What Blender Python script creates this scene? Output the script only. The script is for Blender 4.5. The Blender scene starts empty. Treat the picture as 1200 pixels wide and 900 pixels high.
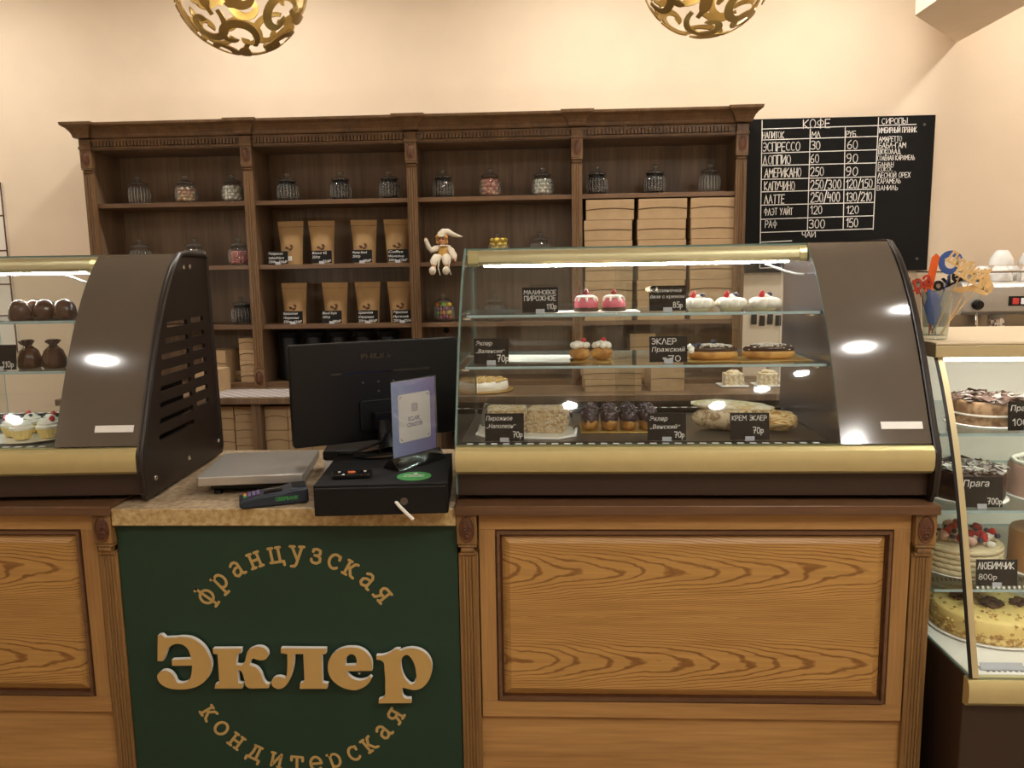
import bpy, bmesh, math, random
import numpy as np
from mathutils import Vector, Matrix, noise
random.seed(7)
SC = bpy.context.scene
COL = SC.collection
R = math.radians

# ------------------------------------------------------------------ camera, world, exposure
def rig_camera():
    p, y, r = R(8.0), R(2.8), R(0.89)
    fwd = Vector((-math.sin(y)*math.cos(p), math.cos(y)*math.cos(p), -math.sin(p)))
    right = Vector((math.cos(y), math.sin(y), 0))
    down = fwd.cross(right)
    r2 = right*math.cos(r) + down*math.sin(r)
    d2 = -right*math.sin(r) + down*math.cos(r)
    cd = bpy.data.cameras.new('camera')
    cd.sensor_width = 36.0
    cd.lens = 36.0*920/1200
    cd.clip_start = 0.05
    co = bpy.data.objects.new('camera', cd)
    COL.objects.link(co)
    m = Matrix((r2, -d2, -fwd)).transposed().to_4x4()
    m.translation = Vector((0, -2.1, 1.6))
    co.matrix_world = m
    SC.camera = co
rig_camera()
W = bpy.data.worlds.new('world')
SC.world = W
W.use_nodes = True
W.node_tree.nodes['Background'].inputs[0].default_value = (1, .9, .76, 1)
W.node_tree.nodes['Background'].inputs[1].default_value = 0.05
SC.view_settings.view_transform = 'Standard'
SC.view_settings.look = 'None'
SC.view_settings.gamma = 1
SC.view_settings.use_curve_mapping = False
SC.view_settings.exposure = 0.0
DOWNLIGHT = 195.0
ROOM_DOWNLIGHT = 700.0
BULB = 20.0
CASE_LED = 190.0
FRIDGE_LED = 42.0
LIGHT_COL = (1.0, .965, .89)

# ------------------------------------------------------------------ materials
def lin(h):
    h = h.lstrip('#')
    c = [int(h[i:i+2], 16)/255 for i in (0, 2, 4)]
    return tuple((x/12.92 if x <= .04045 else ((x+.055)/1.055)**2.4) for x in c) + (1,)
MATS = {}
def base(name):
    m = bpy.data.materials.new(name)
    m.use_nodes = True
    nt = m.node_tree
    MATS[name] = m
    return m, nt, nt.nodes['Principled BSDF']
def node(nt, t, **kw):
    n = nt.nodes.new(t)
    for k, v in kw.items(): setattr(n, k, v)
    return n
def plain(name, col, rough=.5, metal=0, var=.0, scale=30, bump=0, coat=0, emit=0, spec=.5):
    if name in MATS: return MATS[name]
    m, nt, b = base(name)
    c = lin(col)
    b.inputs['Base Color'].default_value = c
    b.inputs['Roughness'].default_value = rough
    b.inputs['Metallic'].default_value = metal
    b.inputs['Specular IOR Level'].default_value = spec
    b.inputs['Coat Weight'].default_value = coat
    b.inputs['Coat Roughness'].default_value = .04
    if emit:
        b.inputs['Emission Color'].default_value = c
        b.inputs['Emission Strength'].default_value = emit
    tc = node(nt, 'ShaderNodeTexCoord')
    nz = node(nt, 'ShaderNodeTexNoise')
    nz.inputs['Scale'].default_value = scale
    nz.inputs['Detail'].default_value = 4
    nt.links.new(tc.outputs['Object'], nz.inputs['Vector'])
    cr = node(nt, 'ShaderNodeValToRGB')
    v = max(var, .015)
    cr.color_ramp.elements[0].position = .3
    cr.color_ramp.elements[1].position = .7
    cr.color_ramp.elements[0].color = tuple(x*(1-v) for x in c[:3]) + (1,)
    cr.color_ramp.elements[1].color = tuple(min(1, x*(1+v)) for x in c[:3]) + (1,)
    nt.links.new(nz.outputs['Fac'], cr.inputs[0])
    nt.links.new(cr.outputs[0], b.inputs['Base Color'])
    if bump:
        bp = node(nt, 'ShaderNodeBump')
        bp.inputs['Strength'].default_value = bump
        bp.inputs['Distance'].default_value = .004
        nt.links.new(nz.outputs['Fac'], bp.inputs['Height'])
        nt.links.new(bp.outputs[0], b.inputs['Normal'])
    return m
def two(name, c1, c2, scale=40, lo=.45, hi=.55, rough=.5, bump=0, stretch=(1, 1, 1), detail=3, spec=.5):
    """two colours broken up by noise"""
    m, nt, b = base(name)
    tc = node(nt, 'ShaderNodeTexCoord')
    mp = node(nt, 'ShaderNodeMapping')
    mp.inputs['Scale'].default_value = stretch
    nz = node(nt, 'ShaderNodeTexNoise')
    nz.inputs['Scale'].default_value = scale
    nz.inputs['Detail'].default_value = detail
    cr = node(nt, 'ShaderNodeValToRGB')
    cr.color_ramp.elements[0].position = lo
    cr.color_ramp.elements[1].position = hi
    cr.color_ramp.elements[0].color = lin(c1)
    cr.color_ramp.elements[1].color = lin(c2)
    L = nt.links.new
    L(tc.outputs['Object'], mp.inputs[0]); L(mp.outputs[0], nz.inputs['Vector'])
    L(nz.outputs['Fac'], cr.inputs[0]); L(cr.outputs[0], b.inputs['Base Color'])
    b.inputs['Roughness'].default_value = rough
    b.inputs['Specular IOR Level'].default_value = spec
    if bump:
        bp = node(nt, 'ShaderNodeBump')
        bp.inputs['Strength'].default_value = bump
        bp.inputs['Distance'].default_value = .004
        L(nz.outputs['Fac'], bp.inputs['Height']); L(bp.outputs[0], b.inputs['Normal'])
    return m
def wood(name, dark, light, grain='z', scale=14, rough=.42, streak=.5):
    m, nt, b = base(name)
    L = nt.links.new
    tc = node(nt, 'ShaderNodeTexCoord')
    mp = node(nt, 'ShaderNodeMapping')
    mp.inputs['Scale'].default_value = {'z': (1, 1, .05), 'x': (.05, 1, 1), 'y': (1, .05, 1)}[grain]
    nz = node(nt, 'ShaderNodeTexNoise')
    nz.inputs['Scale'].default_value = scale
    nz.inputs['Detail'].default_value = 6
    nz.inputs['Roughness'].default_value = .62
    nz.inputs['Distortion'].default_value = .4
    fine = node(nt, 'ShaderNodeTexNoise')
    fine.inputs['Scale'].default_value = scale*9
    fine.inputs['Detail'].default_value = 3
    mx = node(nt, 'ShaderNodeMath', operation='MULTIPLY_ADD')
    mx.inputs[1].default_value = streak
    ad = node(nt, 'ShaderNodeMath', operation='ADD')
    cr = node(nt, 'ShaderNodeValToRGB')
    cr.color_ramp.elements[0].position = .50
    cr.color_ramp.elements[1].position = .98
    cr.color_ramp.elements[0].color = lin(dark)
    cr.color_ramp.elements[1].color = lin(light)
    L(tc.outputs['Object'], mp.inputs[0]); L(mp.outputs[0], nz.inputs['Vector']); L(mp.outputs[0], fine.inputs['Vector'])
    L(fine.outputs['Fac'], mx.inputs[0]); mx.inputs[2].default_value = 0
    L(mx.outputs[0], ad.inputs[0]); L(nz.outputs['Fac'], ad.inputs[1])
    L(ad.outputs[0], cr.inputs[0]); L(cr.outputs[0], b.inputs['Base Color'])
    b.inputs['Roughness'].default_value = rough
    bp = node(nt, 'ShaderNodeBump')
    bp.inputs['Strength'].default_value = .12
    bp.inputs['Distance'].default_value = .002
    L(fine.outputs['Fac'], bp.inputs['Height']); L(bp.outputs[0], b.inputs['Normal'])
    return m
def oak_panel(name):
    """cathedral grain running left to right in two rows about the middle of the panel"""
    m, nt, b = base(name)
    L = nt.links.new
    tc = node(nt, 'ShaderNodeTexCoord')
    sp = node(nt, 'ShaderNodeSeparateXYZ')
    L(tc.outputs['Object'], sp.inputs[0])
    pp = node(nt, 'ShaderNodeMath', operation='PINGPONG')
    sb = node(nt, 'ShaderNodeMath', operation='SUBTRACT'); sb.inputs[1].default_value = .641
    L(sp.outputs['Z'], sb.inputs[0]); L(sb.outputs[0], pp.inputs[0]); pp.inputs[1].default_value = 1.0
    s2 = node(nt, 'ShaderNodeMath', operation='SUBTRACT'); s2.inputs[1].default_value = .135
    L(pp.outputs[0], s2.inputs[0])
    wob = node(nt, 'ShaderNodeTexNoise')
    wob.inputs['Scale'].default_value = 5; wob.inputs['Detail'].default_value = 4
    mp = node(nt, 'ShaderNodeMapping'); mp.inputs['Scale'].default_value = (.55, 1, 1.6)
    L(tc.outputs['Object'], mp.inputs[0]); L(mp.outputs[0], wob.inputs['Vector'])
    # q = sqrt(z^2 + eps) * k  - |x| term : parabola-like tongues
    sq = node(nt, 'ShaderNodeMath', operation='MULTIPLY'); L(s2.outputs[0], sq.inputs[0]); L(s2.outputs[0], sq.inputs[1])
    sc = node(nt, 'ShaderNodeMath', operation='MULTIPLY_ADD'); sc.inputs[1].default_value = 110.0; L(sq.outputs[0], sc.inputs[0])
    ab = node(nt, 'ShaderNodeMath', operation='ABSOLUTE')
    cx = node(nt, 'ShaderNodeMath', operation='SUBTRACT'); cx.inputs[1].default_value = -.5
    L(sp.outputs['X'], cx.inputs[0]); L(cx.outputs[0], ab.inputs[0])
    xs = node(nt, 'ShaderNodeMath', operation='MULTIPLY'); xs.inputs[1].default_value = 1.15
    L(ab.outputs[0], xs.inputs[0]); L(xs.outputs[0], sc.inputs[2])
    wa = node(nt, 'ShaderNodeMath', operation='MULTIPLY_ADD'); wa.inputs[1].default_value = .62
    L(wob.outputs['Fac'], wa.inputs[0]); L(sc.outputs[0], wa.inputs[2])
    fr = node(nt, 'ShaderNodeMath', operation='MULTIPLY'); fr.inputs[1].default_value = 56
    L(wa.outputs[0], fr.inputs[0])
    sn = node(nt, 'ShaderNodeMath', operation='SINE'); L(fr.outputs[0], sn.inputs[0])
    mr = node(nt, 'ShaderNodeMapRange')
    mr.inputs['From Min'].default_value = .45; mr.inputs['From Max'].default_value = 1.0
    L(sn.outputs[0], mr.inputs['Value'])
    f2 = node(nt, 'ShaderNodeTexNoise'); f2.inputs['Scale'].default_value = 90; f2.inputs['Detail'].default_value = 3
    m2 = node(nt, 'ShaderNodeMapping'); m2.inputs['Scale'].default_value = (.04, 1, 1)
    L(tc.outputs['Object'], m2.inputs[0]); L(m2.outputs[0], f2.inputs['Vector'])
    big = node(nt, 'ShaderNodeTexNoise'); big.inputs['Scale'].default_value = 3
    L(m2.outputs[0], big.inputs['Vector'])
    mm = node(nt, 'ShaderNodeMath', operation='MULTIPLY'); mm.inputs[1].default_value = .62
    L(mr.outputs['Result'], mm.inputs[0])
    a2 = node(nt, 'ShaderNodeMath', operation='MULTIPLY_ADD'); a2.inputs[1].default_value = .75
    L(f2.outputs['Fac'], a2.inputs[0]); L(mm.outputs[0], a2.inputs[2])
    cr = node(nt, 'ShaderNodeValToRGB')
    e = cr.color_ramp.elements
    e[0].position = .25; e[0].color = lin('#c09352')
    e[1].position = 1.0; e[1].color = lin('#875c2e')
    L(a2.outputs[0], cr.inputs[0]); L(cr.outputs[0], b.inputs['Base Color'])
    b.inputs['Roughness'].default_value = .38
    return m
def glass(name, tint='#ffffff', gain=1.0, body=0.0, body_col='#ffffff'):
    """clear sheet: transparent with a mirror that grows at grazing angles"""
    m = bpy.data.materials.new(name); m.use_nodes = True
    MATS[name] = m
    nt = m.node_tree; nt.nodes.clear(); L = nt.links.new
    out = node(nt, 'ShaderNodeOutputMaterial')
    tr = node(nt, 'ShaderNodeBsdfTransparent'); tr.inputs[0].default_value = lin(tint)
    gl = node(nt, 'ShaderNodeBsdfGlossy'); gl.inputs['Roughness'].default_value = .02
    lw = node(nt, 'ShaderNodeLayerWeight'); lw.inputs[0].default_value = .5
    pw = node(nt, 'ShaderNodeMath', operation='POWER'); pw.inputs[1].default_value = 5
    ma = node(nt, 'ShaderNodeMath', operation='MULTIPLY_ADD')
    ma.inputs[1].default_value = .9*gain; ma.inputs[2].default_value = .042*gain
    ma.use_clamp = True
    mx = node(nt, 'ShaderNodeMixShader')
    L(lw.outputs['Facing'], pw.inputs[0]); L(pw.outputs[0], ma.inputs[0]); L(ma.outputs[0], mx.inputs[0])
    src = tr.outputs[0]
    if body:
        df = node(nt, 'ShaderNodeBsdfDiffuse'); df.inputs[0].default_value = lin(body_col)
        mb = node(nt, 'ShaderNodeMixShader'); mb.inputs[0].default_value = body
        L(tr.outputs[0], mb.inputs[1]); L(df.outputs[0], mb.inputs[2]); src = mb.outputs[0]
    L(src, mx.inputs[1]); L(gl.outputs[0], mx.inputs[2]); L(mx.outputs[0], out.inputs[0])
    return m
def glow(name, col, strength):
    m = bpy.data.materials.new(name); m.use_nodes = True
    MATS[name] = m
    nt = m.node_tree; nt.nodes.clear()
    out = node(nt, 'ShaderNodeOutputMaterial')
    em = node(nt, 'ShaderNodeEmission')
    em.inputs[0].default_value = tuple(col)+(1,) if len(col) == 3 else lin(col)
    em.inputs[1].default_value = strength
    nt.links.new(em.outputs[0], out.inputs[0])
    return m
def tiles(name, c1, c2, size):
    m, nt, b = base(name)
    L = nt.links.new
    tc = node(nt, 'ShaderNodeTexCoord')
    br = node(nt, 'ShaderNodeTexBrick')
    br.offset = 0
    br.inputs['Scale'].default_value = 1/size
    br.inputs['Brick Width'].default_value = 1; br.inputs['Row Height'].default_value = 1
    br.inputs['Mortar Size'].default_value = .012
    br.inputs['Color1'].default_value = lin(c1); br.inputs['Color2'].default_value = lin(c1)
    br.inputs['Mortar'].default_value = lin(c2)
    L(tc.outputs['Object'], br.inputs['Vector']); L(br.outputs[0], b.inputs['Base Color'])
    b.inputs['Roughness'].default_value = .3
    return m

class Lib(dict):
    def __missing__(self, k): return MATS[k]
M = Lib(
    wall=plain('wall_paint', '#eedbc2', .85, var=.02, scale=6, bump=.05),
    ceil=plain('ceiling_paint', '#f1e6d6', .9),
    floor=tiles('floor_tile', '#8a7560', '#5e5044', .45),
    oak=wood('oak', '#93693a', '#c2955a', 'x', 12),
    oakv=wood('oak_upright', '#8c643a', '#ba8e54', 'z', 12),
    oakp=oak_panel('oak_panel'),
    glaze=plain('dark_glaze', '#4d2a12', .4, var=.2),
    rail=wood('top_rail', '#553a26', '#7a583c', 'x', 12, .35),
    pil=wood('pilaster_oak', '#6a4c2a', '#9a7444', 'z', 14),
    carve=plain('carving', '#5a3520', .4, var=.25, scale=60),
    walnut=wood('walnut', '#5a4634', '#8a6f55', 'z', 9, .45),
    walx=wood('walnut_shelf', '#5a412c', '#7b5d42', 'x', 9, .42),
    walp=wood('walnut_pilaster', '#583f28', '#80603e', 'z', 14, .4),
    black=plain('black_plastic', '#0b0a0a', .45, spec=.35),
    dkbrown=plain('dark_brown_metal', '#3a2a21', .38),
    gloss=plain('brown_gloss', '#59524a', .07, coat=1.0, spec=1.0),
    side=plain('side_panel', '#231b17', .42, bump=.05, scale=120),
    bronze=plain('champagne_metal', '#dbcf98', .3, metal=.6, var=.02),
    champ=plain('champagne_trim', '#cdbf95', .35, metal=.5, var=.02),
    steel=plain('steel', '#c2bfb9', .36, metal=.7, var=.03),
    deck=plain('deck_steel', '#77726c', .33, metal=.85, var=.05),
    inner=plain('inner_steel', '#9b9aa6', .22, metal=.8),
    chrome=plain('chrome', '#e2e2e2', .08, metal=1),
    glass=glass('clear_glass', '#fcfefe'),
    shelfglass=glass('shelf_glass', '#f2f8f7', 1.2),
    edge=plain('glass_edge', '#6d8a82', .2, var=.1, spec=.8),
    shelfedge=plain('shelf_glass_edge', '#aac3c6', .15, var=.08, spec=.9),
    jar=glass('jar_glass', '#f4f6f6', 1.7, .012),
    clear=glass('clear_plastic', '#f8f8f4', 2.6, .07),
    tumbler=glass('tumbler_glass', '#f0f5f2', 2.0, .05),
    chalkboard=plain('chalkboard', '#121110', .85, var=.12, scale=8, spec=.25),
    chalk=plain('chalk', '#efece6', .9),
    card=plain('price_card', '#1a1816', .8, var=.1, spec=.25),
    clip=plain('clip_plastic', '#b9bcc4', .3),
    kraft=plain('kraft_card', '#b89a74', .8, var=.05, scale=25),
    kraft2=plain('kraft_bag', '#a68457', .75, var=.07, scale=20, bump=.25),
    kraftin=plain('kraft_shadow_gap', '#6e5538', .9),
    label=plain('brown_print', '#5d3a20', .8),
    green=plain('green_panel', '#1b3827', .6, var=.03),
    gold=plain('gold_face', '#c7a362', .45, metal=.1),
    goldflat=plain('gold_vinyl', '#c0a062', .5),
    white=plain('white_plastic', '#efede8', .4),
    paper=plain('white_paper', '#f3efe6', .8),
    lampgold=plain('lamp_gold', '#c4a868', .34, metal=.8, var=.12, scale=25),
    porcelain=plain('porcelain', '#f2f0ec', .15, coat=.4),
)
M['stone'] = two('stone_laminate', '#9b8469', '#cdb999', 60, .35, .68, .35, detail=8)
M['stonee'] = two('stone_laminate_edge', '#a98a57', '#cfb685', 70, .35, .68, .4, detail=8)

# ------------------------------------------------------------------ shapes: each returns (verts, faces)
def BOX(x0, x1, y0, y1, z0, z1):
    v = [(x, y, z) for z in (z0, z1) for y in (y0, y1) for x in (x0, x1)]
    return v, [(0, 2, 3, 1), (4, 5, 7, 6), (0, 1, 5, 4), (2, 6, 7, 3), (0, 4, 6, 2), (1, 3, 7, 5)]
def LATHE(prof, n=24, mod=None, cx=0, cy=0):
    v, f = [], []
    for i, (r, z) in enumerate(prof):
        for k in range(n):
            a = 2*math.pi*k/n
            q = r*(mod(a, z, r) if mod else 1)
            v.append((cx+q*math.cos(a), cy+q*math.sin(a), z))
    for i in range(len(prof)-1):
        for k in range(n):
            a, b = i*n+k, i*n+(k+1) % n
            f.append((a, b, b+n, a+n))
    f.append(tuple(range(n))[::-1]); f.append(tuple(range((len(prof)-1)*n, len(prof)*n)))
    return v, f
def TUBE(pts, r, n=8, closed=False):
    pts = [Vector(p) for p in pts]
    rs = r if isinstance(r, (list, tuple)) else [r]*len(pts)
    v, f = [], []
    up = None
    for i, p in enumerate(pts):
        t = (pts[min(i+1, len(pts)-1)] - pts[max(i-1, 0)])
        t = t.normalized() if t.length > 1e-9 else Vector((0, 0, 1))
        if up is None:
            up = t.orthogonal().normalized()
        up = (up - t*up.dot(t))
        up = up.normalized() if up.length > 1e-6 else t.orthogonal().normalized()
        s = t.cross(up)
        for k in range(n):
            a = 2*math.pi*k/n
            v.append(tuple(p + (up*math.cos(a) + s*math.sin(a))*rs[i]))
    for i in range(len(pts)-1):
        for k in range(n):
            a, b = i*n+k, i*n+(k+1) % n
            f.append((a, b, b+n, a+n))
    f.append(tuple(range(n))[::-1]); f.append(tuple(range((len(pts)-1)*n, len(pts)*n)))
    return v, f
def PRISM(poly, d0, d1, axis='x'):
    n = len(poly)
    if axis == 'x': mk = lambda a, b, d: (d, a, b)
    elif axis == 'y': mk = lambda a, b, d: (a, d, b)
    else: mk = lambda a, b, d: (a, b, d)
    v = [mk(a, b, d0) for a, b in poly] + [mk(a, b, d1) for a, b in poly]
    f = [tuple(range(n))[::-1], tuple(range(n, 2*n))]
    f += [(i, (i+1) % n, (i+1) % n+n, i+n) for i in range(n)]
    return v, f
_ico = {}
def BLOB(rx, ry, rz, sub=3, amp=0, freq=3, seed=0, flat=None):
    if sub not in _ico:
        bm = bmesh.new(); bmesh.ops.create_icosphere(bm, subdivisions=sub, radius=1)
        bm.verts.ensure_lookup_table()
        _ico[sub] = ([v.co.copy() for v in bm.verts], [tuple(x.index for x in f.verts) for f in bm.faces]); bm.free()
    vs, fs = _ico[sub]
    v = []
    for c in vs:
        k = 1 + (amp*noise.noise(c*freq + Vector((seed*3.7, seed*1.3, 0))) if amp else 0)
        z = c.z*rz*k
        if flat is not None: z = max(z, flat)
        v.append((c.x*rx*k, c.y*ry*k, z))
    return v, fs
def XF(vf, loc=(0, 0, 0), rz=0, rx=0, ry=0, s=1):
    m = Matrix.Translation(loc) @ Matrix.Rotation(rz, 4, 'Z') @ Matrix.Rotation(rx, 4, 'X') @ Matrix.Rotation(ry, 4, 'Y')
    if s != 1: m = m @ Matrix.Diagonal((s, s, s, 1) if not isinstance(s, tuple) else s+(1,))
    return [tuple(m @ Vector(p)) for p in vf[0]], vf[1]

class G:
    def __init__(self): self.v, self.f, self.m = [], [], []
    def put(self, vf, mi=0):
        o = len(self.v)
        self.v += vf[0]
        for f in vf[1]:
            self.f.append(tuple(i+o for i in f)); self.m.append(mi)
        return self
    def box(self, *a, mi=0): return self.put(BOX(*a), mi)
    def mesh(self, name, mats, smooth=None):
        me = bpy.data.meshes.new(name)
        me.from_pydata(self.v, [], self.f)
        for m in (mats if isinstance(mats, (list, tuple)) else [mats]): me.materials.append(m)
        me.polygons.foreach_set('material_index', self.m)
        bm = bmesh.new(); bm.from_mesh(me)
        bmesh.ops.recalc_face_normals(bm, faces=bm.faces)
        bm.to_mesh(me); bm.free()
        if smooth is not None:
            me.polygons.foreach_set('use_smooth', [True]*len(me.polygons))
            me.set_sharp_from_angle(angle=R(smooth))
        me.update()
        return me
    def build(self, name, mats, parent=None, smooth=None, bevel=0, seg=2):
        o = bpy.data.objects.new(name, self.mesh(name, mats, smooth))
        COL.objects.link(o)
        if parent is not None: o.parent = parent
        if bevel:
            b = o.modifiers.new('bevel', 'BEVEL'); b.width = bevel; b.segments = seg; b.limit_method = 'ANGLE'
            b.angle_limit = R(40)
            o.data.polygons.foreach_set('use_smooth', [True]*len(o.data.polygons))
            o.data.set_sharp_from_angle(angle=R(60))
        return o
def tag(o, label=None, cat=None, group=None, kind=None):
    if label: o['label'] = label
    if cat: o['category'] = cat
    if group: o['group'] = group
    if kind: o['kind'] = kind
    return o
def thing(name, label, cat, loc=(0, 0, 0), rz=0, group=None):
    o = bpy.data.objects.new(name, None)
    o.empty_display_size = .05
    COL.objects.link(o)
    o.location = loc; o.rotation_euler = (0, 0, rz)
    return tag(o, label, cat, group)
def at_loc(o, loc, rz=0):
    o.location = loc; o.rotation_euler = (0, 0, rz); return o
def dup(root, loc, rz=0, label=None, group=None):
    r = root.copy(); COL.objects.link(r); r.location = loc; r.rotation_euler = (0, 0, rz)
    if label: r['label'] = label
    if group: r['group'] = group
    for ch in list(root.children):
        c = ch.copy(); COL.objects.link(c); c.parent = r
        for g in ch.children:
            d = g.copy(); COL.objects.link(d); d.parent = c
    return r
def struct(g, name, mat, **k): return tag(g.build(name, mat, **k), kind='structure')
ORD = ['first', 'second', 'third', 'fourth', 'fifth', 'sixth', 'seventh']

# ------------------------------------------------------------------ lettering
TMP = bpy.data.scenes.new('text_bench')
def solid(curve):
    ob = bpy.data.objects.new('t', curve)
    TMP.collection.objects.link(ob)
    vl = TMP.view_layers[0]; vl.update()
    me = bpy.data.meshes.new_from_object(ob.evaluated_get(vl.depsgraph))
    bpy.data.objects.remove(ob)
    return me
def font_vf(s, h, w=None, shear=0, bold=0, align='LEFT', extrude=0.0):
    """text in the plane y=0 facing -y; h = cap height, w squeezes it to a width"""
    c = bpy.data.curves.new('t', 'FONT')
    c.body = s; c.size = h/.73; c.shear = shear; c.offset = bold; c.resolution_u = 2; c.extrude = extrude
    me = solid(c)
    v = np.array([p.co[:] for p in me.vertices]) if len(me.vertices) else np.zeros((0, 3))
    f = [tuple(p.vertices) for p in me.polygons]
    bpy.data.meshes.remove(me)
    x0, x1 = v[:, 0].min(), v[:, 0].max()
    v[:, 0] -= x0
    if w: v[:, 0] *= w/(x1-x0)
    ww = v[:, 0].max()
    if align == 'CENTER': v[:, 0] -= ww/2
    if align == 'RIGHT': v[:, 0] -= ww
    return [(a, -c2, b) for a, b, c2 in v], f
def arc(cx, cy, rx, ry, a0, a1, n=9):
    return [(cx+rx*math.cos(R(a0+(a1-a0)*i/n)), cy+ry*math.sin(R(a0+(a1-a0)*i/n))) for i in range(n+1)]
def P(s): return [tuple(float(x) for x in q.split(',')) for q in s.split()]
GL = {  # chalk capitals: width, strokes (cap height 1)
 'А': (.7, ['0,0 .35,1 .7,0', '.13,.36 .57,.36']), 'Б': (.6, ['.55,1 0,1 0,0 .45,0 .6,.13 .6,.38 .45,.52 0,.52']),
 'В': (.6, ['0,0 0,1 .42,1 .54,.88 .54,.65 .42,.53 0,.53', '.42,.53 .6,.4 .6,.13 .45,0 0,0']), 'Г': (.5, ['0,0 0,1 .5,1']),
 'Д': (.8, ['0,-.15 0,.02 .8,.02 .8,-.15', '.1,.02 .36,1 .7,.02']), 'Е': (.55, ['.55,1 0,1 0,0 .55,0', '0,.52 .45,.52']),
 'Ё': (.55, ['.55,1 0,1 0,0 .55,0', '0,.52 .45,.52', '.12,1.16 .18,1.16', '.38,1.16 .44,1.16']),
 'Ж': (.9, ['.45,0 .45,1', '0,1 .45,.5 .9,1', '0,0 .45,.5 .9,0']), 'З': (.55, ['0,.9 .25,1 .5,.9 .5,.65 .25,.53 .55,.4 .55,.12 .28,0 0,.1']),
 'И': (.65, ['0,1 0,0 .65,1 .65,0']), 'Й': (.65, ['0,1 0,0 .65,1 .65,0', '.2,1.2 .32,1.12 .45,1.2']),
 'К': (.6, ['0,0 0,1', '.58,1 0,.48 .6,0']), 'Л': (.65, ['0,0 .3,1 .65,0']), 'М': (.8, ['0,0 .05,1 .4,.4 .75,1 .8,0']),
 'Н': (.6, ['0,0 0,1', '.6,0 .6,1', '0,.52 .6,.52']), 'О': (.65, [arc(.325, .5, .325, .5, 90, 450, 14)]),
 'П': (.6, ['0,0 0,1 .6,1 .6,0']), 'Р': (.55, ['0,0 0,1 .4,1 .55,.86 .55,.6 .4,.47 0,.47']),
 'С': (.6, [arc(.33, .5, .33, .5, 50, 310, 10)]), 'Т': (.6, ['0,1 .6,1', '.3,1 .3,0']), 'У': (.6, ['0,1 .32,.45', '.6,1 .15,0']),
 'Ф': (.75, ['.375,-.05 .375,1.08', arc(.375, .58, .375, .3, 0, 360, 12)]), 'Х': (.6, ['0,0 .6,1', '0,1 .6,0']),
 'Ц': (.7, ['0,1 0,0 .6,0 .7,0 .7,-.2', '.6,1 .6,0']), 'Ч': (.55, ['0,1 0,.55 .12,.45 .55,.45', '.55,1 .55,0']),
 'Ш': (.8, ['0,1 0,0 .8,0 .8,1', '.4,0 .4,1']), 'Ы': (.8, ['0,1 0,0 .35,0 .5,.12 .5,.38 .35,.5 0,.5', '.8,0 .8,1']),
 'Ь': (.5, ['0,1 0,0 .35,0 .5,.12 .5,.38 .35,.5 0,.5']), 'Э': (.6, [arc(.27, .5, .33, .5, 130, -130, 10), '.2,.5 .6,.5']),
 'Ю': (.9, ['0,0 0,1', '0,.5 .3,.5', arc(.6, .5, .3, .5, 90, 450, 12)]), 'Я': (.55, ['.55,0 .55,1 .15,1 0,.86 0,.6 .15,.47 .55,.47', '.25,.47 0,0']),
 'р': (.45, ['0,-.3 0,.62', '0,.5 .2,.62 .42,.5 .42,.2 .2,.05 0,.15']),
 '0': (.55, [arc(.275, .5, .275, .5, 90, 450, 12)]), '1': (.3, ['0,.75 .25,1 .25,0']), '2': (.55, ['0,.8 .15,1 .42,1 .55,.8 .5,.55 0,0 .58,0']),
 '3': (.55, ['0,.92 .25,1 .52,.9 .5,.62 .22,.53 .55,.42 .55,.12 .28,0 0,.1']), '4': (.55, ['.1,1 0,.45 .55,.45', '.45,.8 .45,0']),
 '5': (.55, ['.52,1 .08,1 .04,.57 .35,.62 .55,.45 .55,.15 .35,0 0,.06']), '6': (.55, ['.45,1 .12,.7 0,.35 .08,.06 .3,0 .55,.15 .52,.42 .28,.52 .04,.4']),
 '7': (.55, ['0,1 .55,1 .2,0', '.12,.5 .48,.5']), '8': (.55, [arc(.275, .75, .22, .25, 0, 360, 9), arc(.275, .25, .275, .26, 0, 360, 9)]),
 '9': (.55, ['.52,.65 .4,.48 .15,.5 0,.75 .15,.98 .4,1 .53,.8 .52,.45 .4,.1 .15,0']), '/': (.4, ['0,-.1 .4,1.1']), '-': (.35, ['.05,.5 .35,.5']),
 '.': (.12, ['.04,.02 .09,.02']), '=': (.4, ['0,.4 .35,.4', '0,.62 .35,.62']), '„': (.2, ['.1,.08 .02,-.12', '.2,.08 .12,-.12']), '“': (.2, ['.02,.9 .08,1.08', '.14,.9 .2,1.08']), ' ': (.35, []),
}
def stroke_path(g, pts, w, y, mi=0, disc=True):
    """a flat painted line of width w along pts (x, z), on the plane y"""
    for (a, b), (c, d) in zip(pts, pts[1:]):
        L = math.hypot(c-a, d-b)
        if L < 1e-9: continue
        ux, uz = (c-a)/L*w/2, (d-b)/L*w/2
        e = 0 if disc else .8
        a1, b1, c1, d1 = a-ux*e, b-uz*e, c+ux*e, d+uz*e
        o = len(g.v)
        g.v += [(a1-uz, y, b1+ux), (a1+uz, y, b1-ux), (c1+uz, y, d1-ux), (c1-uz, y, d1+ux)]
        g.f.append((o, o+1, o+2, o+3)); g.m.append(mi)
    if disc:
        for k, (a, b) in enumerate(pts):
            o = len(g.v)
            g.v += [(a+w/2*math.cos(t*math.pi/4), y-.00004*(k % 3+1), b+w/2*math.sin(t*math.pi/4)) for t in range(8)]
            g.f.append(tuple(range(o, o+8))); g.m.append(mi)
def chalk_width(s): return sum(GL[c][0]+.2 for c in s)-.2
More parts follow.
